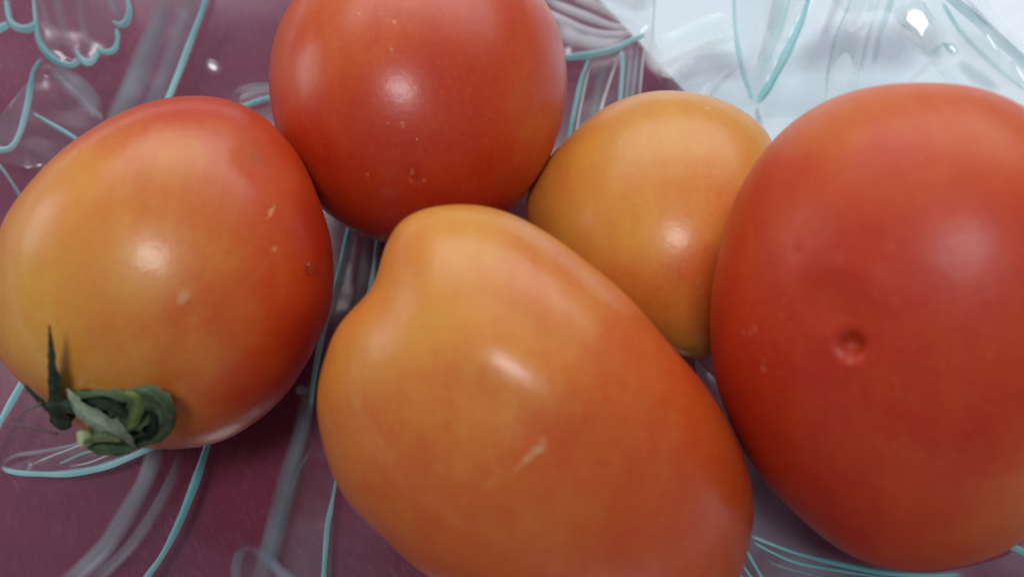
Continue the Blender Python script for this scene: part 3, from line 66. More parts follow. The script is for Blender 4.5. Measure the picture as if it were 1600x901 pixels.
CAL = [["sepal", [0.012, 0.022, 0.01], [[-0.06406, -0.0271, 0.04564, 0.0017, 0.0], [-0.06141, -0.02792, 0.04618, 0.00361, 0.0], [-0.05837, -0.02858, 0.04539, 0.00594, 0.1], [-0.05513, -0.02933, 0.04383, 0.00658, 0.1], [-0.05264, -0.02924, 0.0431, 0.00531, 0.1], [-0.05131, -0.02901, 0.04252, 0.00212, 0.0]]], ["sepal", [0.028, 0.045, 0.025], [[-0.06644, -0.03002, 0.03994, 0.00276, 0.0], [-0.06719, -0.0289, 0.04224, 0.00425, 0.1], [-0.06591, -0.02743, 0.04644, 0.00318, 0.1], [-0.06422, -0.0257, 0.05144, 0.00223, 0.15], [-0.06334, -0.02378, 0.05461, 0.00117, 0.2], [-0.06271, -0.02158, 0.0574, 0.00016, 0.2]]], ["sepal", [0.065, 0.1, 0.045], [[-0.0626, -0.02731, 0.04756, 0.00106, 1.1], [-0.05743, -0.02774, 0.04924, 0.0017, 1.2], [-0.05323, -0.02811, 0.04944, 0.00234, 1.0], [-0.05069, -0.02891, 0.04834, 0.00318, 0.7], [-0.05005, -0.02998, 0.04598, 0.0034, 0.5], [-0.0514, -0.03104, 0.04266, 0.0034, 0.3], [-0.05427, -0.03142, 0.03997, 0.00276, 0.2], [-0.05843, -0.0311, 0.03798, 0.00149, 0.0]]], ["sepal", [0.065, 0.1, 0.045], [[-0.06283, -0.02956, 0.03979, 0.00234, 0.0], [-0.05858, -0.02971, 0.04355, 0.00425, 0.2], [-0.05549, -0.02963, 0.04508, 0.00488, 0.3], [-0.05282, -0.02932, 0.04578, 0.00382, 0.2], [-0.0512, -0.02882, 0.046, 0.0017, 0.1]]], ["sepal", [0.12, 0.17, 0.05], [[-0.06237, -0.02986, 0.03845, 0.00191, 0.0], [-0.05894, -0.03061, 0.03937, 0.00276, -0.3], [-0.05606, -0.03095, 0.03976, 0.00276, -0.5], [-0.05312, -0.03068, 0.04171, 0.00191, -0.6], [-0.05122, -0.02982, 0.04384, 0.00064, -0.6]]], ["sepal", [0.065, 0.1, 0.045], [[-0.06394, -0.03139, 0.0388, 0.00085, 0.2], [-0.06185, -0.03197, 0.03846, 0.00191, 0.4], [-0.05948, -0.03192, 0.03776, 0.00234, 0.5], [-0.05725, -0.03141, 0.03688, 0.00149, 0.4], [-0.05547, -0.03119, 0.03767, 0.00032, 0.2]]], ["sepal", [0.065, 0.1, 0.045], [[-0.05265, -0.02761, 0.05007, 0.00085, 0.8], [-0.05038, -0.02819, 0.05008, 0.00212, 0.5], [-0.049, -0.02921, 0.04837, 0.00255, 0.2], [-0.04899, -0.03018, 0.04551, 0.00149, 0.0], [-0.04974, -0.0307, 0.0428, 0.00032, -0.2]]], ["sepal", [0.028, 0.045, 0.025], [[-0.06097, -0.02762, 0.04735, 0.00064, 0.3], [-0.05865, -0.02833, 0.04813, 0.00149, 0.6], [-0.05639, -0.0292, 0.0474, 0.00191, 0.8], [-0.05494, -0.03017, 0.04547, 0.00106, 0.6]]], ["sepal", [0.12, 0.17, 0.05], [[-0.05356, -0.02837, 0.05049, 0.00085, 0.9], [-0.05227, -0.02903, 0.04979, 0.00159, 0.5], [-0.05259, -0.03014, 0.04784, 0.0017, 0.3], [-0.05452, -0.03109, 0.04486, 0.00127, 0.0], [-0.0562, -0.03139, 0.04203, 0.00042, 0.0]]], ["sepal", [0.012, 0.022, 0.01], [[-0.05121, -0.02977, 0.0474, 0.00053, 0.2], [-0.05097, -0.03084, 0.04522, 0.00127, 0.3], [-0.05272, -0.0315, 0.04233, 0.00127, 0.1], [-0.05564, -0.03163, 0.03946, 0.00053, 0.0]]], ["sepal", [0.22, 0.27, 0.18], [[-0.06255, -0.02729, 0.04909, 0.00032, 0.2], [-0.06181, -0.02854, 0.04861, 0.00117, 0.3], [-0.0606, -0.0299, 0.04771, 0.00202, 0.4], [-0.05863, -0.03109, 0.04659, 0.00255, 0.4], [-0.05675, -0.0319, 0.04496, 0.00255, 0.3], [-0.05595, -0.03224, 0.04169, 0.00159, 0.1], [-0.05581, -0.03216, 0.03873, 0.00021, 0.0]]], ["sepal", [0.028, 0.045, 0.025], [[-0.06595, -0.02871, 0.03969, 0.00276, 0.0], [-0.0677, -0.02807, 0.04165, 0.00212, 0.2], [-0.0694, -0.02685, 0.04313, 0.00127, 0.3], [-0.07078, -0.02547, 0.04417, 0.00085, 0.3], [-0.07154, -0.02474, 0.04458, 0.00032, 0.3]]], ["sepal", [0.028, 0.045, 0.025], [[-0.06797, -0.02768, 0.04367, 0.00064, 0.3], [-0.06453, -0.0283, 0.04615, 0.00127, 0.5], [-0.06168, -0.02937, 0.04638, 0.0017, 0.5], [-0.0608, -0.03023, 0.04412, 0.00127, 0.3]]]]
STEM = [[-0.05744, -0.0307, 0.0407, 0.00138], [-0.05926, -0.03083, 0.04078, 0.00122], [-0.06152, -0.03089, 0.03986, 0.00111], [-0.06307, -0.03156, 0.0409, 0.00122]]
HAIR = [[[-0.069, -0.02703, 0.04307], [-0.07021, -0.02793, 0.04355], [-0.07142, -0.02904, 0.04384], [-0.07221, -0.02984, 0.04364]], [[-0.06696, -0.0308, 0.04043], [-0.06911, -0.03058, 0.04198], [-0.07096, -0.03048, 0.043], [-0.0726, -0.03035, 0.04369]]]
DROP = [-0.03141, -0.00626, 0.04693, 0.89728, -0.19884, 0.39414]
MAT = [[0.0305, 0.09221], [0.04448, 0.06884]]
FACET = [{"c": [0.0832, 0.05814, 0.03595], "n": [-0.278, -0.488, 0.827], "pts": [[0.07869, 0.06156], [0.07988, 0.06325], [0.08195, 0.06384], [0.08409, 0.06254], [0.08558, 0.05973], [0.08639, 0.05646], [0.08715, 0.05294], [0.0862, 0.05128], [0.08467, 0.05255], [0.08362, 0.05517], [0.08211, 0.05773], [0.08031, 0.0595]]}, {"c": [-0.07052, 0.07067, 0.01217], "n": [0.158, -0.491, 0.856], "pts": [[-0.06879, 0.06986], [-0.06928, 0.06931], [-0.0701, 0.06912], [-0.07103, 0.06935], [-0.07182, 0.06993], [-0.07226, 0.0707], [-0.07223, 0.07146], [-0.07174, 0.07201], [-0.07092, 0.0722], [-0.06999, 0.07199], [-0.0692, 0.07141], [-0.06876, 0.07063]]}, {"c": [0.08826, 0.05186, 0.03606], "n": [-0.296, -0.474, 0.829], "pts": [[0.08932, 0.05087], [0.08903, 0.05057], [0.08853, 0.05062], [0.08796, 0.05101], [0.08747, 0.05162], [0.08718, 0.05229], [0.08719, 0.05286], [0.08749, 0.05315], [0.08799, 0.0531], [0.08857, 0.05271], [0.08905, 0.0521], [0.08933, 0.05142]]}, {"c": [-0.04052, -0.00983, 0.0083], "n": [0.1, -0.309, 0.946], "pts": [[-0.03941, -0.00983], [-0.03957, -0.0103], [-0.04009, -0.01059], [-0.04078, -0.01059], [-0.04137, -0.0103], [-0.04164, -0.00983], [-0.04149, -0.00936], [-0.04096, -0.00907], [-0.04027, -0.00907], [-0.03968, -0.00936]]}, {"c": [0.09742, 0.04239, 0.03939], "n": [-0.329, -0.453, 0.828], "pts": [[0.0988, 0.03883], [0.09838, 0.039], [0.09769, 0.03991], [0.0969, 0.04133], [0.09622, 0.04288], [0.09584, 0.04413], [0.09586, 0.04476], [0.09629, 0.04458], [0.09701, 0.04365], [0.09781, 0.04223], [0.09848, 0.04069], [0.09883, 0.03945]]}, {"c": [0.09407, 0.05067, 0.03963], "n": [-0.315, -0.473, 0.823], "pts": [[0.09548, 0.04727], [0.09506, 0.04742], [0.09436, 0.04827], [0.09356, 0.04961], [0.09287, 0.05107], [0.09248, 0.05226], [0.09251, 0.05286], [0.09295, 0.0527], [0.09367, 0.05184], [0.09448, 0.0505], [0.09515, 0.04904], [0.09552, 0.04786]]}]


# ---------------------------------------------------------------- helpers
def new_mat(name):
    m = bpy.data.materials.new(name)
    m.use_nodes = True
    m.node_tree.nodes.clear()
    return m, m.node_tree.nodes, m.node_tree.links


def node(ns, typ, **kw):
    n = ns.new(typ)
    for k, v in kw.items():
        if k in n.inputs.keys():
            n.inputs[k].default_value = v
        else:
            setattr(n, k, v)
    return n


def mesh_obj(name, verts, faces, mat, parent=None, smooth=True, loc=(0, 0, 0)):
    me = bpy.data.meshes.new(name)
    v = np.asarray(verts, dtype=np.float64) - np.array(loc)
    me.from_pydata([tuple(p) for p in v], [], [tuple(int(i) for i in f) for f in faces])
    if smooth:
        me.polygons.foreach_set('use_smooth', [True] * len(me.polygons))
    me.materials.append(mat)
    me.update()
    o = bpy.data.objects.new(name, me)
    COL.objects.link(o)
    o.location = loc
    if parent:
        o.parent = parent
        o.matrix_parent_inverse = Matrix.Translation(-Vector(parent.location)) if parent.parent is None else \
            Matrix.Translation(-(Vector(parent.matrix_basis.translation)))
    return o


def tag(o, label, cat, group=None):
    o['label'] = label
    o['category'] = cat
    if group:
        o['group'] = group


def empty(name, loc=(0, 0, 0), parent=None):
    o = bpy.data.objects.new(name, None)
    o.empty_display_size = 0.01
    COL.objects.link(o)
    o.location = loc
    if parent:
        o.parent = parent
    return o


def spline(pts, step):
    """Catmull-Rom through rows of pts (any columns), spaced about step in the first two or three."""
    P = np.asarray(pts, float)
    P = np.vstack([2 * P[0] - P[1], P, 2 * P[-1] - P[-2]])
    out = []
    for i in range(1, len(P) - 2):
        p0, p1, p2, p3 = P[i - 1:i + 3]
        n = max(2, int(np.linalg.norm((p2 - p1)[:2]) / step))
        t = (np.arange(n) / n)[:, None]
        out.append(0.5 * (2 * p1 + (p2 - p0) * t + (2 * p0 - 5 * p1 + 4 * p2 - p3) * t ** 2
                          + (3 * p1 - p0 - 3 * p2 + p3) * t ** 3))
    out.append(P[-2][None])
    return np.vstack(out)


# ---------------------------------------------------------------- the glass bowl's shape
BC = np.array([-.030, -.0095])
R0, R1, RISE, POW, FL, THICK = .070, .140, .033, 1.7, .007, .004


def bowl_h(x, y):
    r = np.hypot(np.asarray(x) - BC[0], np.asarray(y) - BC[1])
    t = np.clip((r - R0) / (R1 - R0), 0, 1.3)
    return FL + RISE * t ** POW


# ---------------------------------------------------------------- materials
def schlick(ns, ls, bump_out=None):
    """Reflectance of a glass skin, the same from both sides."""
    lw = node(ns, 'ShaderNodeNewGeometry')
    dot = node(ns, 'ShaderNodeVectorMath', operation='DOT_PRODUCT')
    ls.new(lw.outputs['Incoming'], dot.inputs[0])
    if bump_out is not None:
        ls.new(bump_out, dot.inputs[1])
    else:
        ls.new(lw.outputs['Normal'], dot.inputs[1])
    a = node(ns, 'ShaderNodeMath', operation='ABSOLUTE')
    ls.new(dot.outputs['Value'], a.inputs[0])
    s = node(ns, 'ShaderNodeMath', operation='SUBTRACT', use_clamp=True)
    s.inputs[0].default_value = 1
    ls.new(a.outputs[0], s.inputs[1])
    p = node(ns, 'ShaderNodeMath', operation='POWER')
    ls.new(s.outputs[0], p.inputs[0])
    p.inputs[1].default_value = 5
    m = node(ns, 'ShaderNodeMath', operation='MULTIPLY_ADD', use_clamp=True)
    ls.new(p.outputs[0], m.inputs[0])
    m.inputs[1].default_value = 0.95
    m.inputs[2].default_value = 0.038
    return m.outputs[0]


def glass_mat(name, tint, haze, haze_col, bump, scale, rough=0.04):
    m, ns, ls = new_mat(name)
    out = node(ns, 'ShaderNodeOutputMaterial')
    tc = node(ns, 'ShaderNodeTexCoord')
    nz = node(ns, 'ShaderNodeTexNoise', Scale=scale, Detail=2.0, Roughness=0.45)
    ls.new(tc.outputs['Object'], nz.inputs['Vector'])
    bp = node(ns, 'ShaderNodeBump', Strength=bump, Distance=0.01)
    ls.new(nz.outputs['Fac'], bp.inputs['Height'])
    fr = schlick(ns, ls, bp.outputs['Normal'])
    tr = node(ns, 'ShaderNodeBsdfTransparent', Color=(*tint, 1))
    gl = node(ns, 'ShaderNodeBsdfGlossy', Roughness=rough, Color=(1, 1, 1, 1))
    ls.new(bp.outputs['Normal'], gl.inputs['Normal'])
    mx = node(ns, 'ShaderNodeMixShader')
    ls.new(fr, mx.inputs[0])
    ls.new(tr.outputs[0], mx.inputs[1])
    ls.new(gl.outputs[0], mx.inputs[2])
    df = node(ns, 'ShaderNodeBsdfDiffuse', Color=(*haze_col, 1))
    mx2 = node(ns, 'ShaderNodeMixShader')
    nz2 = node(ns, 'ShaderNodeTexNoise', Scale=90.0, Detail=3.0)
    ls.new(tc.outputs['Object'], nz2.inputs['Vector'])
    mr = node(ns, 'ShaderNodeMapRange')
    mr.inputs['From Min'].default_value = 0.3
    mr.inputs['From Max'].default_value = 0.7
    mr.inputs['To Min'].default_value = haze * 0.5
    mr.inputs['To Max'].default_value = haze * 1.5
    ls.new(nz2.outputs['Fac'], mr.inputs['Value'])
    ls.new(mr.outputs[0], mx2.inputs[0])
    ls.new(mx.outputs[0], mx2.inputs[1])
    ls.new(df.outputs[0], mx2.inputs[2])
    ls.new(mx2.outputs[0], out.inputs['Surface'])
    return m


def relief_mat(name, col, rough=0.34):
    """Pressed glass ridge with edge glow, glints and shade put into its colour: its cover varies across the ridge (attribute cover)."""
    m, ns, ls = new_mat(name)
    out = node(ns, 'ShaderNodeOutputMaterial')
    at = node(ns, 'ShaderNodeAttribute', attribute_name='cover')
    tc = node(ns, 'ShaderNodeTexCoord')
    nz = node(ns, 'ShaderNodeTexNoise', Scale=70.0, Detail=1.0)
    ls.new(tc.outputs['Object'], nz.inputs['Vector'])
    mr = node(ns, 'ShaderNodeMapRange')
    mr.inputs['From Min'].default_value = 0.3
    mr.inputs['From Max'].default_value = 0.7
    mr.inputs['To Min'].default_value = 0.80
    mr.inputs['To Max'].default_value = 1.1
    ls.new(nz.outputs['Fac'], mr.inputs['Value'])
    mu = node(ns, 'ShaderNodeMath', operation='MULTIPLY', use_clamp=True)
    ls.new(at.outputs['Fac'], mu.inputs[0])
    ls.new(mr.outputs[0], mu.inputs[1])
    tr = node(ns, 'ShaderNodeBsdfTransparent', Color=(1, 1, 1, 1))
    df = node(ns, 'ShaderNodeBsdfDiffuse')
    tl = node(ns, 'ShaderNodeBsdfTranslucent')
    nc = node(ns, 'ShaderNodeTexNoise', Scale=55.0, Detail=2.0)
    ls.new(tc.outputs['Object'], nc.inputs['Vector'])
    rc = node(ns, 'ShaderNodeValToRGB')
    rc.color_ramp.elements[0].position, rc.color_ramp.elements[1].position = 0.36, 0.66
    rc.color_ramp.elements[0].color = (*[c * 0.72 for c in col], 1)
    rc.color_ramp.elements[1].color = (*[c + (0.86 - c) * 0.30 for c in col], 1)
    ls.new(nc.outputs['Fac'], rc.inputs['Fac'])
    ls.new(rc.outputs['Color'], df.inputs['Color'])
    ls.new(rc.outputs['Color'], tl.inputs['Color'])
    md = node(ns, 'ShaderNodeMixShader')
    md.inputs[0].default_value = 0.25
    ls.new(df.outputs[0], md.inputs[1])
    ls.new(tl.outputs[0], md.inputs[2])
    mx = node(ns, 'ShaderNodeMixShader')
    ls.new(mu.outputs[0], mx.inputs[0])
    ls.new(tr.outputs[0], mx.inputs[1])
    ls.new(md.outputs[0], mx.inputs[2])
    gl = node(ns, 'ShaderNodeBsdfGlossy', Roughness=rough, Color=(1, 1, 1, 1))
    mg = node(ns, 'ShaderNodeMixShader')
    fr = schlick(ns, ls)
    fc = node(ns, 'ShaderNodeMath', operation='MULTIPLY', use_clamp=True)
    ls.new(fr, fc.inputs[0])
    ls.new(mu.outputs[0], fc.inputs[1])
    ls.new(fc.outputs[0], mg.inputs[0])
    ls.new(mx.outputs[0], mg.inputs[1])
    ls.new(gl.outputs[0], mg.inputs[2])
    ls.new(mg.outputs[0], out.inputs['Surface'])
    return m


M_GLASS = glass_mat('clear_glass', (0.965, 0.985, 0.985), 0.004, (0.75, 0.85, 0.88), 0.08, 28.0, 0.20)
M_PETAL = glass_mat('pressed_glass', (0.95, 0.98, 0.98), 0.03, (0.62, 0.74, 0.78), 0.30, 60.0, 0.20)
M_FACET = glass_mat('glint_facet_glass', (0.97, 0.99, 0.99), 0.10, (0.85, 0.92, 0.95), 0.03, 60.0, 0.14)
M_REFLECT_HAZE = glass_mat('glass_reflection_haze', (0.93, 0.96, 0.98), 0.20, (0.50, 0.54, 0.64), 0.2, 40.0, 0.25)  # ceiling reflection on the lower right glass, painted as diffuse haze
M_PALE = glass_mat('pale_wall_sheen', (0.95, 0.99, 0.99), 0.42, (0.88, 0.97, 0.97), 0.3, 50.0, 0.2)  # bright reflections of the bowl wall, painted as white haze
M_REL = {
    'teal': relief_mat('glass_edge_teal_glow', (0.18, 0.67, 0.68)),  # glow of light guided through the glass, painted as diffuse teal
    'haze': relief_mat('glass_ridge_grey_green', (0.15, 0.34, 0.36)),
    'white': relief_mat('glass_ridge_glint_pale', (0.86, 0.95, 0.96)),  # also paints the wall highlight and white cloth refracted through the relief
    'grey': relief_mat('glass_ridge_shade_grey', (0.27, 0.30, 0.38)),  # also paints the grey shade and reflection seen through the wall
    'lav': relief_mat('glass_ridge_lavender', (0.30, 0.30, 0.42)),
}


def skin_mat(name, marks, off, wax):
    m, ns, ls = new_mat(name)
    out = node(ns, 'ShaderNodeOutputMaterial')
    tc = node(ns, 'ShaderNodeTexCoord')
    at = node(ns, 'ShaderNodeAttribute', attribute_name='ripeness')
    # blotches and fine speckle of the skin
    n1 = node(ns, 'ShaderNodeTexNoise', Scale=70.0, Detail=4.0, Roughness=0.6)
    n2 = node(ns, 'ShaderNodeTexNoise', Scale=900.0, Detail=2.0, Roughness=0.6)
    for n in (n1, n2):
        ls.new(tc.outputs['Object'], n.inputs['Vector'])
    a1 = node(ns, 'ShaderNodeMath', operation='MULTIPLY_ADD')
    ls.new(n1.outputs['Fac'], a1.inputs[0])
    a1.inputs[1].default_value = 0.26
    a1.inputs[2].default_value = -0.13
    a2 = node(ns, 'ShaderNodeMath', operation='MULTIPLY_ADD')
    ls.new(n2.outputs['Fac'], a2.inputs[0])
    a2.inputs[1].default_value = 0.16
    a2.inputs[2].default_value = -0.08
    s1 = node(ns, 'ShaderNodeMath', operation='ADD')
    ls.new(at.outputs['Fac'], s1.inputs[0])
    ls.new(a1.outputs[0], s1.inputs[1])
    s2 = node(ns, 'ShaderNodeMath', operation='ADD', use_clamp=True)
    ls.new(s1.outputs[0], s2.inputs[0])
    ls.new(a2.outputs[0], s2.inputs[1])
    mp = node(ns, 'ShaderNodeMapping')
    mp.inputs['Rotation'].default_value = (0.4, 0.2, 0.6)
    mp.inputs['Scale'].default_value = (1.0, 0.16, 1.0)
    ls.new(tc.outputs['Object'], mp.inputs['Vector'])
    n3 = node(ns, 'ShaderNodeTexNoise', Scale=330.0, Detail=3.0, Roughness=0.55)
    ls.new(mp.outputs[0], n3.inputs['Vector'])
    a3 = node(ns, 'ShaderNodeMath', operation='MULTIPLY_ADD')
    ls.new(n3.outputs['Fac'], a3.inputs[0])
    a3.inputs[1].default_value = 0.20
    a3.inputs[2].default_value = -0.10
    s3 = node(ns, 'ShaderNodeMath', operation='ADD', use_clamp=True)
    ls.new(s2.outputs[0], s3.inputs[0])
    ls.new(a3.outputs[0], s3.inputs[1])
    s2 = s3
    cr = node(ns, 'ShaderNodeValToRGB')
    el = cr.color_ramp.elements
    stops = RAMP
    el[0].position, el[0].color = stops[0][0], (*stops[0][1], 1)
    el[1].position, el[1].color = stops[-1][0], (*stops[-1][1], 1)
    for p, c in stops[1:-1]:
        e = el.new(p)
        e.color = (*c, 1)
    ls.new(s2.outputs[0], cr.inputs['Fac'])
    vo = node(ns, 'ShaderNodeTexVoronoi', Scale=650.0)
    ls.new(tc.outputs['Object'], vo.inputs['Vector'])
    pr = node(ns, 'ShaderNodeMapRange')
    pr.inputs['From Min'].default_value = 0.30
    pr.inputs['From Max'].default_value = 0.08
    pr.inputs['To Max'].default_value = 0.07
    ls.new(vo.outputs['Distance'], pr.inputs['Value'])
    pm_ = node(ns, 'ShaderNodeMath', operation='MULTIPLY')
    ls.new(pr.outputs[0], pm_.inputs[0])
    ls.new(n1.outputs['Fac'], pm_.inputs[1])
    px = node(ns, 'ShaderNodeMix', data_type='RGBA')
    ls.new(pm_.outputs[0], px.inputs['Factor'])
    ls.new(cr.outputs['Color'], px.inputs[6])
    px.inputs[7].default_value = (0.80, 0.50, 0.20, 1)
    col = px.outputs[2]
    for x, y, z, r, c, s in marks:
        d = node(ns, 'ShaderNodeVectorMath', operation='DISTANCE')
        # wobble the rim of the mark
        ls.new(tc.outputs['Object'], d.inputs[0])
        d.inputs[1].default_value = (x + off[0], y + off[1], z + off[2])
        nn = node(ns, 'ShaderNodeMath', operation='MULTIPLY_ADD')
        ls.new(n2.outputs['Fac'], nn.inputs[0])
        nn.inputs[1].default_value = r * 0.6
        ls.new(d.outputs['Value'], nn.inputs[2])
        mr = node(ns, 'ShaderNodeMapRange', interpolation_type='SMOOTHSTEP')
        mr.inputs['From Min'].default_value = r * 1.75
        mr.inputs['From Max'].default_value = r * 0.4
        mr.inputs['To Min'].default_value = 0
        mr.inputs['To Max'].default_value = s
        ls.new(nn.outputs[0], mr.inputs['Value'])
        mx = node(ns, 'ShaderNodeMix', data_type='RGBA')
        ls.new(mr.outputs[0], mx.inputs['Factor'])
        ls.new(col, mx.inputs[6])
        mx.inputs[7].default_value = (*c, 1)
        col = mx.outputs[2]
    bs = node(ns, 'ShaderNodeBsdfPrincipled')
    ls.new(col, bs.inputs['Base Color'])
    bs.inputs['Roughness'].default_value = 0.37 + 0.10 * wax
    bs.inputs['IOR'].default_value = 1.37
    bs.inputs['Subsurface Weight'].default_value = 0.12
    bs.inputs['Subsurface Radius'].default_value = (1.0, 0.35, 0.12)
    bs.inputs['Subsurface Scale'].default_value = 0.003
    bs.inputs['Coat Weight'].default_value = 0.36 - 0.26 * wax
    bs.inputs['Coat Roughness'].default_value = 0.21 + 0.12 * wax
    bs.inputs['Coat IOR'].default_value = 1.4
    n4 = node(ns, 'ShaderNodeTexNoise', Scale=130.0, Detail=5.0, Roughness=0.65)
    ls.new(tc.outputs['Object'], n4.inputs['Vector'])
    rr_ = node(ns, 'ShaderNodeMapRange')
    rr_.inputs['From Min'].default_value = 0.3
    rr_.inputs['From Max'].default_value = 0.7
    rr_.inputs['To Min'].default_value = 0.30 + 0.10 * wax
    rr_.inputs['To Max'].default_value = 0.46 + 0.10 * wax
    ls.new(n4.outputs['Fac'], rr_.inputs['Value'])
    ls.new(rr_.outputs[0], bs.inputs['Roughness'])
    bp = node(ns, 'ShaderNodeBump', Strength=0.05, Distance=0.0006)
    ls.new(n2.outputs['Fac'], bp.inputs['Height'])
    ls.new(bp.outputs['Normal'], bs.inputs['Normal'])
    ls.new(bp.outputs['Normal'], bs.inputs['Coat Normal'])
    ls.new(bs.outputs[0], out.inputs['Surface'])
    return m


RAMP = [(0.0, (0.40, 0.25, 0.035)), (0.22, (0.68, 0.315, 0.040)), (0.42, (0.65, 0.220, 0.034)),
        (0.58, (0.60, 0.130, 0.020)), (0.78, (0.56, 0.062, 0.009)), (1.0, (0.48, 0.027, 0.007))]


def simple_mat(name, col, rough, noise_scale=300.0, var=0.35, bump=0.2, dist=0.0005, spec=0.5):
    m, ns, ls = new_mat(name)
    out = node(ns, 'ShaderNodeOutputMaterial')
    tc = node(ns, 'ShaderNodeTexCoord')
    nz = node(ns, 'ShaderNodeTexNoise', Scale=noise_scale, Detail=5.0, Roughness=0.6)
    ls.new(tc.outputs['Object'], nz.inputs['Vector'])
    mx = node(ns, 'ShaderNodeMix', data_type='RGBA')
    ls.new(nz.outputs['Fac'], mx.inputs['Factor'])
    mx.inputs[6].default_value = (*[c * (1 - var) for c in col], 1)
    mx.inputs[7].default_value = (*[min(1, c * (1 + var)) for c in col], 1)
    bs = node(ns, 'ShaderNodeBsdfPrincipled', Roughness=rough)
    bs.inputs['Specular IOR Level'].default_value = spec
    ls.new(mx.outputs[2], bs.inputs['Base Color'])
    bp = node(ns, 'ShaderNodeBump', Strength=bump, Distance=dist)
    ls.new(nz.outputs['Fac'], bp.inputs['Height'])
    ls.new(bp.outputs['Normal'], bs.inputs['Normal'])
    ls.new(bs.outputs[0], out.inputs['Surface'])
    return m


# ---------------------------------------------------------------- table, mat
def cloth_mat():
    m, ns, ls = new_mat('white_cloth')
    out = node(ns, 'ShaderNodeOutputMaterial')
    tc = node(ns, 'ShaderNodeTexCoord')
    w1 = node(ns, 'ShaderNodeTexWave', Scale=700.0, Distortion=1.0, bands_direction='X')
    w2 = node(ns, 'ShaderNodeTexWave', Scale=700.0, Distortion=1.0, bands_direction='Y')
    nz = node(ns, 'ShaderNodeTexNoise', Scale=25.0, Detail=3.0)
    for n in (w1, w2, nz):
        ls.new(tc.outputs['Object'], n.inputs['Vector'])
    ad = node(ns, 'ShaderNodeMath', operation='ADD')
    ls.new(w1.outputs['Fac'], ad.inputs[0])
    ls.new(w2.outputs['Fac'], ad.inputs[1])
    b1 = node(ns, 'ShaderNodeBump', Strength=0.15, Distance=0.0003)
    ls.new(ad.outputs[0], b1.inputs['Height'])
    b2 = node(ns, 'ShaderNodeBump', Strength=0.5, Distance=0.006)
    ls.new(nz.outputs['Fac'], b2.inputs['Height'])
    ls.new(b1.outputs['Normal'], b2.inputs['Normal'])
    bs = node(ns, 'ShaderNodeBsdfPrincipled', Roughness=0.75)
    bs.inputs['Base Color'].default_value = (0.82, 0.84, 0.87, 1)
    bs.inputs['Specular IOR Level'].default_value = 0.25
    ls.new(b2.outputs['Normal'], bs.inputs['Normal'])
    ls.new(bs.outputs[0], out.inputs['Surface'])
    return m


def mat_mat():
    m, ns, ls = new_mat('maroon_leatherette')
    out = node(ns, 'ShaderNodeOutputMaterial')
    tc = node(ns, 'ShaderNodeTexCoord')
    mp = node(ns, 'ShaderNodeMapping')
    mp.inputs['Scale'].default_value = (1.0, 2.6, 1.0)
    ls.new(tc.outputs['Object'], mp.inputs['Vector'])
    n1 = node(ns, 'ShaderNodeTexNoise', Scale=420.0, Detail=4.0, Roughness=0.65)
    ls.new(mp.outputs[0], n1.inputs['Vector'])
    n2 = node(ns, 'ShaderNodeTexNoise', Scale=35.0, Detail=4.0)
    ls.new(tc.outputs['Object'], n2.inputs['Vector'])
    mx = node(ns, 'ShaderNodeMix', data_type='RGBA')
    ls.new(n2.outputs['Fac'], mx.inputs['Factor'])
    mx.inputs[6].default_value = (0.120, 0.008, 0.031, 1)
    mx.inputs[7].default_value = (0.245, 0.022, 0.066, 1)
    # pale worn tops of the grain
    mr = node(ns, 'ShaderNodeMapRange')
    mr.inputs['From Min'].default_value = 0.52
    mr.inputs['From Max'].default_value = 0.80
    mr.inputs['To Max'].default_value = 0.35
    ls.new(n1.outputs['Fac'], mr.inputs['Value'])
    mx2 = node(ns, 'ShaderNodeMix', data_type='RGBA')
    ls.new(mr.outputs[0], mx2.inputs['Factor'])
    ls.new(mx.outputs[2], mx2.inputs[6])
    mx2.inputs[7].default_value = (0.36, 0.12, 0.17, 1)
    bs = node(ns, 'ShaderNodeBsdfPrincipled', Roughness=0.62)
    bs.inputs['Specular IOR Level'].default_value = 0.2
    ls.new(mx2.outputs[2], bs.inputs['Base Color'])
    bp = node(ns, 'ShaderNodeBump', Strength=0.9, Distance=0.0005)
    ls.new(n1.outputs['Fac'], bp.inputs['Height'])
    ls.new(bp.outputs['Normal'], bs.inputs['Normal'])
    ls.new(bs.outputs[0], out.inputs['Surface'])
    return m


bm = bmesh.new()
bmesh.ops.create_grid(bm, x_segments=40, y_segments=40, size=1.2)
me = bpy.data.meshes.new('tabletop')
bm.to_mesh(me)
bm.free()
me.materials.append(cloth_mat())
table = bpy.data.objects.new('tabletop', me)
COL.objects.link(table)
table['kind'] = 'structure'
table['label'] = 'white table covering under the mat and the glass bowl'

e0, e1 = Vector((*MAT[0], 0)), Vector((*MAT[1], 0))
ed = (e1 - e0).normalized()
en = Vector((-ed.y, ed.x, 0))
if en.dot(Vector((1, 1, 0))) > 0:
    en = -en
bm = bmesh.new()
bmesh.ops.create_cube(bm, size=1)
L_, Wd_, T_ = 0.62, 0.44, 0.0026
for v in bm.verts:
    v.co = Vector((v.co.x * L_, v.co.y * Wd_, v.co.z * T_))
bmesh.ops.bevel(bm, geom=[e for e in bm.edges if abs(e.verts[0].co.z - e.verts[1].co.z) > 1e-6],
                offset=0.02, segments=6, affect='EDGES', profile=0.5)
bmesh.ops.bevel(bm, geom=[e for e in bm.edges if abs(e.verts[0].co.z - e.verts[1].co.z) < 1e-6
                          and e.verts[0].co.z > 0 and e.calc_face_angle(0) > 0.5],
                offset=0.0009, segments=3, affect='EDGES', profile=0.5)
me = bpy.data.meshes.new('place_mat')
bm.to_mesh(me)
bm.free()
me.materials.append(mat_mat())
pm = bpy.data.objects.new('place_mat', me)
COL.objects.link(pm)
mid = e0 + ed * 0.02 + en * (Wd_ / 2)
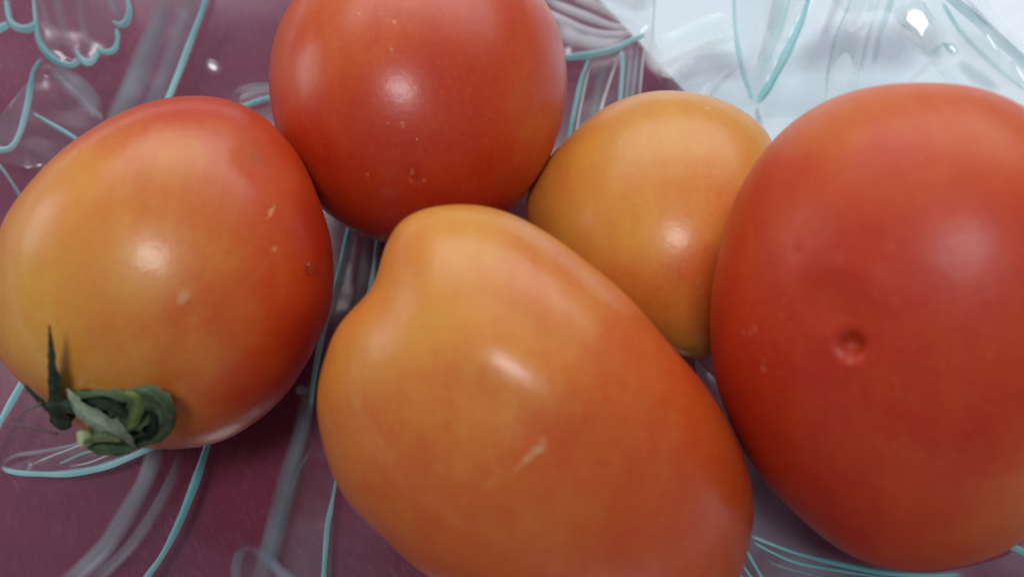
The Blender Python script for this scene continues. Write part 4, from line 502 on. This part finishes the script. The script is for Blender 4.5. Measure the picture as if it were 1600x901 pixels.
pm.location = (mid.x, mid.y, T_ / 2 + 0.0003)
pm.rotation_euler = (0, 0, math.atan2(ed.y, ed.x))
tag(pm, 'maroon leatherette mat lying under the clear glass bowl', 'place mat')

# ---------------------------------------------------------------- the bowl
bowl = empty('glass_bowl', (BC[0], BC[1], 0.003))
tag(bowl, 'clear pressed glass bowl with embossed flowers and teal edges holding the tomatoes', 'bowl')


def bowl_body():
    nr, na = 60, 256
    rr = np.concatenate([np.linspace(0, R0, 16), np.linspace(R0, R1, nr - 15)[1:]])
    an = np.linspace(0, 2 * np.pi, na, endpoint=False)
    verts, faces = [], []
    for side in (0, 1):
        verts.append((BC[0], BC[1], FL - side * THICK))
        for r in rr[1:]:
            x, y = BC[0] + r * np.cos(an), BC[1] + r * np.sin(an)
            z = bowl_h(x, y) - side * (THICK - 0.0022 * max(0, (r - R0) / (R1 - R0)))
            t = np.clip((r - R0 - 0.006) / (R1 - R0), 0, 1)
            z = z + np.sin(an * 22) * 0.0006 * t * (1 - side)
            verts += list(zip(x, y, z))
    n1 = 1 + (len(rr) - 1) * na
    for side in (0, 1):
        o = side * n1
        for j in range(na):
            k = (j + 1) % na
            f = [o, o + 1 + j, o + 1 + k]
            faces.append(f if side == 0 else f[::-1])
            for i in range(len(rr) - 2):
                a = o + 1 + i * na
                f = [a + j, a + na + j, a + na + k, a + k]
                faces.append(f if side == 0 else f[::-1])
    return mesh_obj('body', verts, faces, M_GLASS, bowl)


bowl_body()


def rim():
    na, nb = 256, 14
    an = np.linspace(0, 2 * np.pi, na, endpoint=False)
    verts, faces = [], []
    for j, a in enumerate(an):
        zc = FL + RISE - 0.0008 + np.sin(a * 22) * 0.0003
        for b in np.linspace(0, 2 * np.pi, nb, endpoint=False):
            r = R1 - 0.0002 + 0.0007 * np.cos(b)
            verts.append((BC[0] + r * np.cos(a), BC[1] + r * np.sin(a), zc + 0.0011 * np.sin(b)))
    for j in range(na):
        for i in range(nb):
            a, b = j * nb, ((j + 1) % na) * nb
            faces.append([a + i, b + i, b + (i + 1) % nb, a + (i + 1) % nb])
    m = glass_mat('rim_glass', (0.62, 0.80, 0.82), 0.22, (0.16, 0.34, 0.38), 0.1, 60.0, 0.06)
    return mesh_obj('rim', verts, faces, m, bowl)


rim()

PARTS = {}
for p in PET:
    P = np.array(p['pts'])
    P = np.vstack([P, P[:1]])
    Q = spline(P, 0.0012)[:-1]
    bm = bmesh.new()
    vs = [bm.verts.new((x, y, 0)) for x, y in Q]
    f = bm.faces.new(vs)
    bmesh.ops.triangulate(bm, faces=[f])
    for _ in range(2):
        long_e = [e for e in bm.edges if e.calc_length() > 0.003]
        bmesh.ops.subdivide_edges(bm, edges=long_e, cuts=1)
        bmesh.ops.triangulate(bm, faces=[q for q in bm.faces if len(q.verts) > 3])
    for v in bm.verts:
        v.co.z = float(bowl_h(v.co.x, v.co.y)) + (0.0002 if v.is_boundary else 0.0007)
    bmesh.ops.recalc_face_normals(bm, faces=bm.faces)
    if sum(q.normal.z for q in bm.faces) < 0:
        bmesh.ops.reverse_faces(bm, faces=bm.faces)
    me = bpy.data.meshes.new(p['name'])
    bm.to_mesh(me)
    bm.free()
    me.polygons.foreach_set('use_smooth', [True] * len(me.polygons))
    me.materials.append(M_REFLECT_HAZE if p['own'].startswith('reflect_haze') else M_PALE if p['own'].startswith('pale') else M_PETAL)
    o = bpy.data.objects.new(p['name'], me)
    COL.objects.link(o)
    o.parent = bowl
    o.location = -bowl.location
    PARTS[p['own']] = o

# facets added and tilted to mirror the lamp to the camera as glints
for f in FACET:
    c = Vector(f['c'])
    n = Vector(f['n']).normalized()
    t1 = n.orthogonal().normalized()
    t2 = n.cross(t1)
    P = [Vector((*q, 0)) for q in f['pts']]
    bm = bmesh.new()
    rings = []
    for k, (sc, hh) in enumerate([(1.0, -0.0022), (0.97, -0.0002), (0.85, 0.0), (0.5, 0.00005)]):
        ring = []
        for q in P:
            d = (Vector((q.x, q.y, 0)) - Vector((c.x, c.y, 0))) * sc
            z = -(n.x * d.x + n.y * d.y) / n.z
            ring.append(bm.verts.new(Vector((c.x + d.x, c.y + d.y, c.z + z)) + n * hh))
        rings.append(ring)
    cv = bm.verts.new(c + n * 0.00007)
    m_ = len(P)
    for a, b in zip(rings, rings[1:]):
        for j in range(m_):
            bm.faces.new([a[j], a[(j + 1) % m_], b[(j + 1) % m_], b[j]])
    for j in range(m_):
        bm.faces.new([rings[-1][j], rings[-1][(j + 1) % m_], cv])
    bmesh.ops.recalc_face_normals(bm, faces=bm.faces)
    if sum(q.normal.z for q in bm.faces) < 0:
        bmesh.ops.reverse_faces(bm, faces=bm.faces)
    me = bpy.data.meshes.new('glint_facet')
    bm.to_mesh(me)
    bm.free()
    me.polygons.foreach_set('use_smooth', [True] * len(me.polygons))
    me.materials.append(M_FACET)
    o = bpy.data.objects.new('glint_facet', me)
    COL.objects.link(o)
    o.parent = bowl
    o.location = -bowl.location

PROFILE = np.array([-1, -.82, -.6, -.35, -.1, .15, .4, .65, .85, 1.0])


def cover(kind, t, op):
    if kind == 'in':        # crisp outer side, fading into the petal
        return op * np.clip((1 + t) * 5, 0, 1) * np.clip((1 - t) / 1.1, 0, 1) ** 0.8
    if kind == 'out':
        return op * np.clip((1 - t) * 5, 0, 1) * np.clip((1 + t) / 1.1, 0, 1) ** 0.8
    if kind == 'soft':
        return op * np.clip((1 - abs(t)) * 2.6, 0, 1)
    return op * (1 - t * t) ** 1.1


for i, r in enumerate(REL):  # wall bands, some leaf and stem streaks are painted shade, glints and refraction
    kind = r['kind']
    Q = spline(r['pts'], 0.0005)
    T = np.gradient(Q[:, :2], axis=0)
    T /= np.linalg.norm(T, axis=1)[:, None] + 1e-12
    N = np.stack([-T[:, 1], T[:, 0]], -1)
    W = np.maximum(Q[:, 2], 0.0001) / 2
    s = np.linspace(0, 1, len(Q))
    ef = 0.05 if kind in ('in', 'out', 'soft') else 0.22
    endf = np.clip(s / ef, 0, 1) * np.clip((1 - s) / ef, 0, 1)
    wa = 0.5 if kind in ('haze', 'white', 'grey', 'lav') else 1.0
    wob = 1 + wa * (0.10 * np.sin(s * 11 + i) + 0.06 * np.sin(s * 23 + 2 * i))
    W = W * wob
    verts, cov = [], []
    for t in PROFILE:
        xy = Q[:, :2] + N * (W * t)[:, None]
        hh = np.minimum(0.0008, W * (0.7 if wa == 1 else 0.25)) * (1 - t * t) ** 2
        z = bowl_h(xy[:, 0], xy[:, 1]) + 0.0009 + hh + i * 4e-6
        verts.append(np.column_stack([xy, z]))
        cov.append(cover(kind, t, r['op']) * endf)
    n, k = len(Q), len(PROFILE)
    V = np.stack(verts, 1).reshape(-1, 3)
    Cv = np.stack(cov, 1).reshape(-1)
    faces = [[a * k + b, (a + 1) * k + b, (a + 1) * k + b + 1, a * k + b + 1]
             for a in range(n - 1) for b in range(k - 1)]
    mk = 'teal' if kind in ('in', 'out', 'soft') else kind
    faces = [f[::-1] for f in faces]
    o = mesh_obj(r['name'], V, faces, M_REL[mk])
    at = o.data.attributes.new('cover', 'FLOAT', 'POINT')
    at.data.foreach_set('value', Cv.astype(np.float32))
    if sum(pl.normal.z for pl in o.data.polygons) < 0:
        o.data.flip_normals()
    o.parent = PARTS[r['own']]

# ---------------------------------------------------------------- tomatoes
NH = 16


def cube_sphere(n):
    g = np.tan(np.linspace(-np.pi / 4, np.pi / 4, n + 1))
    key, verts, faces = {}, [], []
    for ax in range(3):
        for sg in (-1, 1):
            idx = np.zeros((n + 1, n + 1), int)
            for i in range(n + 1):
                for j in range(n + 1):
                    p = [0, 0, 0]
                    p[ax] = sg
                    p[(ax + 1) % 3] = g[i]
                    p[(ax + 2) % 3] = g[j]
                    kk = (round(p[0], 6), round(p[1], 6), round(p[2], 6))
                    if kk not in key:
                        key[kk] = len(verts)
                        verts.append(p)
                    idx[i, j] = key[kk]
            for i in range(n):
                for j in range(n):
                    f = [idx[i, j], idx[i + 1, j], idx[i + 1, j + 1], idx[i, j + 1]]
                    faces.append(f if sg > 0 else f[::-1])
    V = np.array(verts, float)
    return V / np.linalg.norm(V, axis=1)[:, None], np.array(faces)


SPH, SPF = cube_sphere(96)


def fruit(name, t, matname, seed, wax=0.0):
    D = SPH
    a, b, w = t['abw']
    th = np.arctan2(D[:, 1], D[:, 0])
    s = np.hypot(D[:, 0], D[:, 1])
    res = np.zeros(len(D))
    for n in range(NH):
        k = min(max(n, 2), 3)
        res += (t['co'][n][0] * np.cos(n * th) + t['co'][n][1] * np.sin(n * th)) * s ** k
    c, sn = math.cos(t['rot']), math.sin(t['rot'])
    u0, v0 = (c * D[:, 0] + sn * D[:, 1]) * a, (-sn * D[:, 0] + c * D[:, 1]) * b
    L = np.stack([c * u0 - sn * v0 + res * D[:, 0], sn * u0 + c * v0 + res * D[:, 1], D[:, 2] * w], -1)
    L[:, 2] += t['tilt'][0] * L[:, 0] + t['tilt'][1] * L[:, 1]
    # ripeness from the samples round the skin
    S = np.array(t['ripe'])
    d2 = ((L[:, None, :] - S[None, :, :3]) ** 2).sum(-1)
    wt = 1 / (d2 + 0.003 ** 2) ** 1.7
    ripe = (wt * S[:, 3]).sum(1) / wt.sum(1)
    # very slight unevenness + dents and scars
    rad = L / np.linalg.norm(L, axis=1)[:, None]
    lump = sum(np.sin(L @ np.array(kv) + ph) for kv, ph in
               [((110, 60, 30), seed), ((-70, 140, 50), seed * 2), ((60, -90, 130), seed * 3), ((150, 120, -90), seed * 5)])
    L = L + rad * (lump * 0.00006)[:, None]
    for x, y, z, r, dep in t['dents']:
        q = ((L - np.array([x, y, z])) ** 2).sum(1) / r ** 2
        L = L - rad * (dep * np.exp(-q ** 1.6))[:, None]
    F = np.array(t['F'])
    P = np.array(t['center']) + L @ F
    base = P[P[:, 2].argmin()]
    m = skin_mat(matname, [list(np.array(mk[:3]) @ F) + mk[3:] for mk in t['marks']],
                 np.array(t['center']) - base, wax)
    me = bpy.data.meshes.new(name)
    V = P - base
    me.vertices.add(len(V))
    me.vertices.foreach_set('co', V.astype(np.float32).ravel())
    nf = len(SPF)
    me.loops.add(nf * 4)
    me.loops.foreach_set('vertex_index', SPF.astype(np.int32).ravel())
    me.polygons.add(nf)
    me.polygons.foreach_set('loop_start', np.arange(0, nf * 4, 4, dtype=np.int32))
    me.polygons.foreach_set('use_smooth', [True] * nf)
    me.update(calc_edges=True)
    me.validate()
    at = me.attributes.new('ripeness', 'FLOAT', 'POINT')
    at.data.foreach_set('value', ripe.astype(np.float32))
    me.materials.append(m)
    o = bpy.data.objects.new(name, me)
    COL.objects.link(o)
    o.location = base
    return o


G = 'tomatoes lying in the glass bowl'
ta = fruit('fruit', TOM['A'], 'skin_yellow_red', 1.0)
A = empty('tomato', ta.location)
ta.parent = A
ta.location = (0, 0, 0)
tag(A, 'yellow and red tomato with its green calyx still on', 'tomato', G)
tb = fruit('tomato', TOM['B'], 'skin_red', 2.1)
tag(tb, 'round red tomato with small yellow specks, at the back beside the calyx tomato', 'tomato', G)
tc_ = fruit('tomato', TOM['C'], 'skin_orange', 3.3)
tag(tc_, 'pear shaped orange tomato with a short tan scar, at the front', 'tomato', G)
td = fruit('tomato', TOM['D'], 'skin_golden', 4.7)
tag(td, 'small golden orange tomato wedged between the three bigger ones', 'tomato', G)
te = fruit('tomato', TOM['E'], 'skin_deep_red', 5.9, 0.75)
tag(te, 'largest red tomato with a round pit in its side, leaning on the bowl wall', 'tomato', G)

# ---------------------------------------------------------------- calyx of the first tomato
CAMP = Vector(cam.location)
calyx = empty('calyx', (0, 0, 0), A)


def sepal_mat(col):
    m = simple_mat('sepal_green', col, 0.7, 420.0, 0.7, 0.9, 0.0010, 0.15)
    ns, ls = m.node_tree.nodes, m.node_tree.links
    bs = [n for n in ns if n.type == 'BSDF_PRINCIPLED'][0]
    src = bs.inputs['Base Color'].links[0].from_socket
    at = node(ns, 'ShaderNodeAttribute', attribute_name='across')
    ab = node(ns, 'ShaderNodeMath', operation='ABSOLUTE')
    ls.new(at.outputs['Fac'], ab.inputs[0])
    cr = node(ns, 'ShaderNodeValToRGB')
    e = cr.color_ramp.elements
    e[0].position, e[0].color = 0.0, (0.55, 0.55, 0.55, 1)
    e[1].position, e[1].color = 1.0, (0.45, 0.45, 0.45, 1)
    for p, v in ((0.14, 0.0), (0.84, 0.0)):
        q = e.new(p)
        q.color = (v, v, v, 1)
    ls.new(ab.outputs[0], cr.inputs['Fac'])
    mx = node(ns, 'ShaderNodeMix', data_type='RGBA')
    ls.new(cr.outputs['Color'], mx.inputs['Factor'])
    ls.new(src, mx.inputs[6])
    mx.inputs[7].default_value = (*[c * 1.7 + 0.02 for c in col], 1)
    ls.new(mx.outputs[2], bs.inputs['Base Color'])
    return m


def sepal(nm, col, pts, i):
    Q = spline(pts, 0.0004)
    V3 = Q[:, :3]
    T = np.gradient(V3, axis=0)
    T /= np.linalg.norm(T, axis=1)[:, None] + 1e-12
    vd = np.array([0.30, 0.55, -0.78])
    X = np.cross(T, vd)
    X /= np.linalg.norm(X, axis=1)[:, None] + 1e-12
    Y = np.cross(X, T)
    verts = []
    us = np.linspace(-1, 1, 9)
    for side in (1, -1):
        for u in us:
            tw = Q[:, 4]
            dirx = X * np.cos(tw)[:, None] + Y * np.sin(tw)[:, None]
            up = np.cross(T, dirx)
            half = np.maximum(Q[:, 3], 0.0001)[:, None] / 2
            ss = np.linspace(0, 1, len(Q))[:, None]
            half = half * (1 + 0.10 * np.sin(ss * 17 + np.sign(u) * 2 + i) + 0.07 * np.sin(ss * 43 + np.sign(u) + 3 * i))
            ripple = 0.10 * np.sin(np.linspace(0, 19, len(Q)) + u * 2 + i)[:, None]
            fold = half * (0.45 * u * u + ripple * abs(u))
            cr = 0.22 * np.sin(np.linspace(0, 41, len(Q)) * (1 + 0.3 * u) + 3 * u + 2 * i)[:, None] * np.sin(u * 4.5 + i)
            verts.append(V3 + dirx * half * u - up * (fold + half * cr) + up * side * 0.00013 * (1 - 0.7 * u * u))
    V = np.stack(verts, 1)
    n, k = V.shape[0], 9
    faces = []
    for a in range(n - 1):
        for b in range(k - 1):
            f = [a * 18 + b, (a + 1) * 18 + b, (a + 1) * 18 + b + 1, a * 18 + b + 1]
            faces.append(f)
            faces.append([x + 9 for x in f][::-1])
        for b in (0, k - 1):
            f = [a * 18 + b, a * 18 + b + 9, (a + 1) * 18 + b + 9, (a + 1) * 18 + b]
            faces.append(f if b == 0 else f[::-1])
    m = sepal_mat(col)
    o = mesh_obj(nm, V.reshape(-1, 3) - np.array(A.location), faces, m)
    o.parent = calyx
    at = o.data.attributes.new('across', 'FLOAT', 'POINT')
    at.data.foreach_set('value', np.tile(np.concatenate([us, us]), n).astype(np.float32))
    return o


for i, (nm, col, pts) in enumerate(CAL):  # the near-black strips paint the shaded inside of the curled sepal
    sepal(nm, col, pts, i)


def tube(name, pts, rads, mat, parent, nb=14, cap=None):
    P = np.asarray(pts, float)
    T = np.gradient(P, axis=0)
    T /= np.linalg.norm(T, axis=1)[:, None]
    ref = np.array([0.3, 0.2, 0.9])
    X = np.cross(T, ref)
    X /= np.linalg.norm(X, axis=1)[:, None]
    Y = np.cross(T, X)
    an = np.linspace(0, 2 * np.pi, nb, endpoint=False)
    verts = [P[i] + rads[i] * (1 + 0.10 * math.sin(3 * a + i * 0.2) + 0.06 * math.sin(5 * a)) * (X[i] * math.cos(a) + Y[i] * math.sin(a)) for i in range(len(P)) for a in an]
    faces = [[i * nb + j, i * nb + (j + 1) % nb, (i + 1) * nb + (j + 1) % nb, (i + 1) * nb + j]
             for i in range(len(P) - 1) for j in range(nb)]
    verts += [P[0], P[-1]]
    m = len(verts)
    faces += [[m - 2, (j + 1) % nb, j] for j in range(nb)]
    faces += [[m - 1, (len(P) - 1) * nb + j, (len(P) - 1) * nb + (j + 1) % nb] for j in range(nb)]
    o = mesh_obj(name, np.array(verts) - np.array(A.location), faces, mat)
    o.parent = parent
    return o


ST = spline(STEM, 0.0003)
stem_m = simple_mat('stem_green', (0.13, 0.19, 0.07), 0.6, 500.0, 0.3, 0.4)
cut_m = simple_mat('stem_cut_end', (0.46, 0.52, 0.24), 0.6, 600.0, 0.25, 0.4)
tube('stem', ST[:, :3], ST[:, 3] * 0.95, stem_m, calyx)
d_end = (ST[-1, :3] - ST[-4, :3])
d_end /= np.linalg.norm(d_end)
tube('stem_end', [ST[-1, :3] - d_end * 0.0012, ST[-1, :3] + d_end * 0.0002, ST[-1, :3] + d_end * 0.0003],
     [ST[-1, 3] * 0.97, ST[-1, 3] * 1.0, ST[-1, 3] * 0.93], cut_m, calyx)
hair_m = simple_mat('dry_tip', (0.14, 0.10, 0.09), 0.7, 300.0)
for hp in HAIR:
    q = spline(hp, 0.0004)
    tube('sepal_tip', q, np.linspace(0.00028, 0.00008, len(q)), hair_m, calyx, 6)

# ---------------------------------------------------------------- water drop
p0, nrm = Vector(DROP[:3]), Vector(DROP[3:]).normalized()
bm = bmesh.new()
bmesh.ops.create_uvsphere(bm, u_segments=24, v_segments=14, radius=0.00105)
for v in bm.verts:
    v.co.z = v.co.z * (0.62 if v.co.z > 0 else 0.25)
    v.co.x *= 0.9 + 0.12 * (v.co.y > 0)
me = bpy.data.meshes.new('water_drop')
bm.to_mesh(me)
bm.free()
me.polygons.foreach_set('use_smooth', [True] * len(me.polygons))
m, ns, ls = new_mat('water')
out = node(ns, 'ShaderNodeOutputMaterial')
bs = node(ns, 'ShaderNodeBsdfPrincipled', Roughness=0.02, IOR=1.33)
bs.inputs['Base Color'].default_value = (1, 0.98, 0.96, 1)
bs.inputs['Transmission Weight'].default_value = 1.0
tcn = node(ns, 'ShaderNodeTexCoord')
nz = node(ns, 'ShaderNodeTexNoise', Scale=400.0)
ls.new(tcn.outputs['Object'], nz.inputs['Vector'])
bp = node(ns, 'ShaderNodeBump', Strength=0.05, Distance=0.0003)
ls.new(nz.outputs['Fac'], bp.inputs['Height'])
ls.new(bp.outputs['Normal'], bs.inputs['Normal'])
ls.new(bs.outputs[0], out.inputs['Surface'])
me.materials.append(m)
wd = bpy.data.objects.new('water_drop', me)
COL.objects.link(wd)
wd.location = p0 + nrm * 0.00005
wd.rotation_euler = nrm.to_track_quat('Z', 'Y').to_euler()
tag(wd, 'tiny clear water drop clinging to the red side of the calyx tomato', 'water drop')
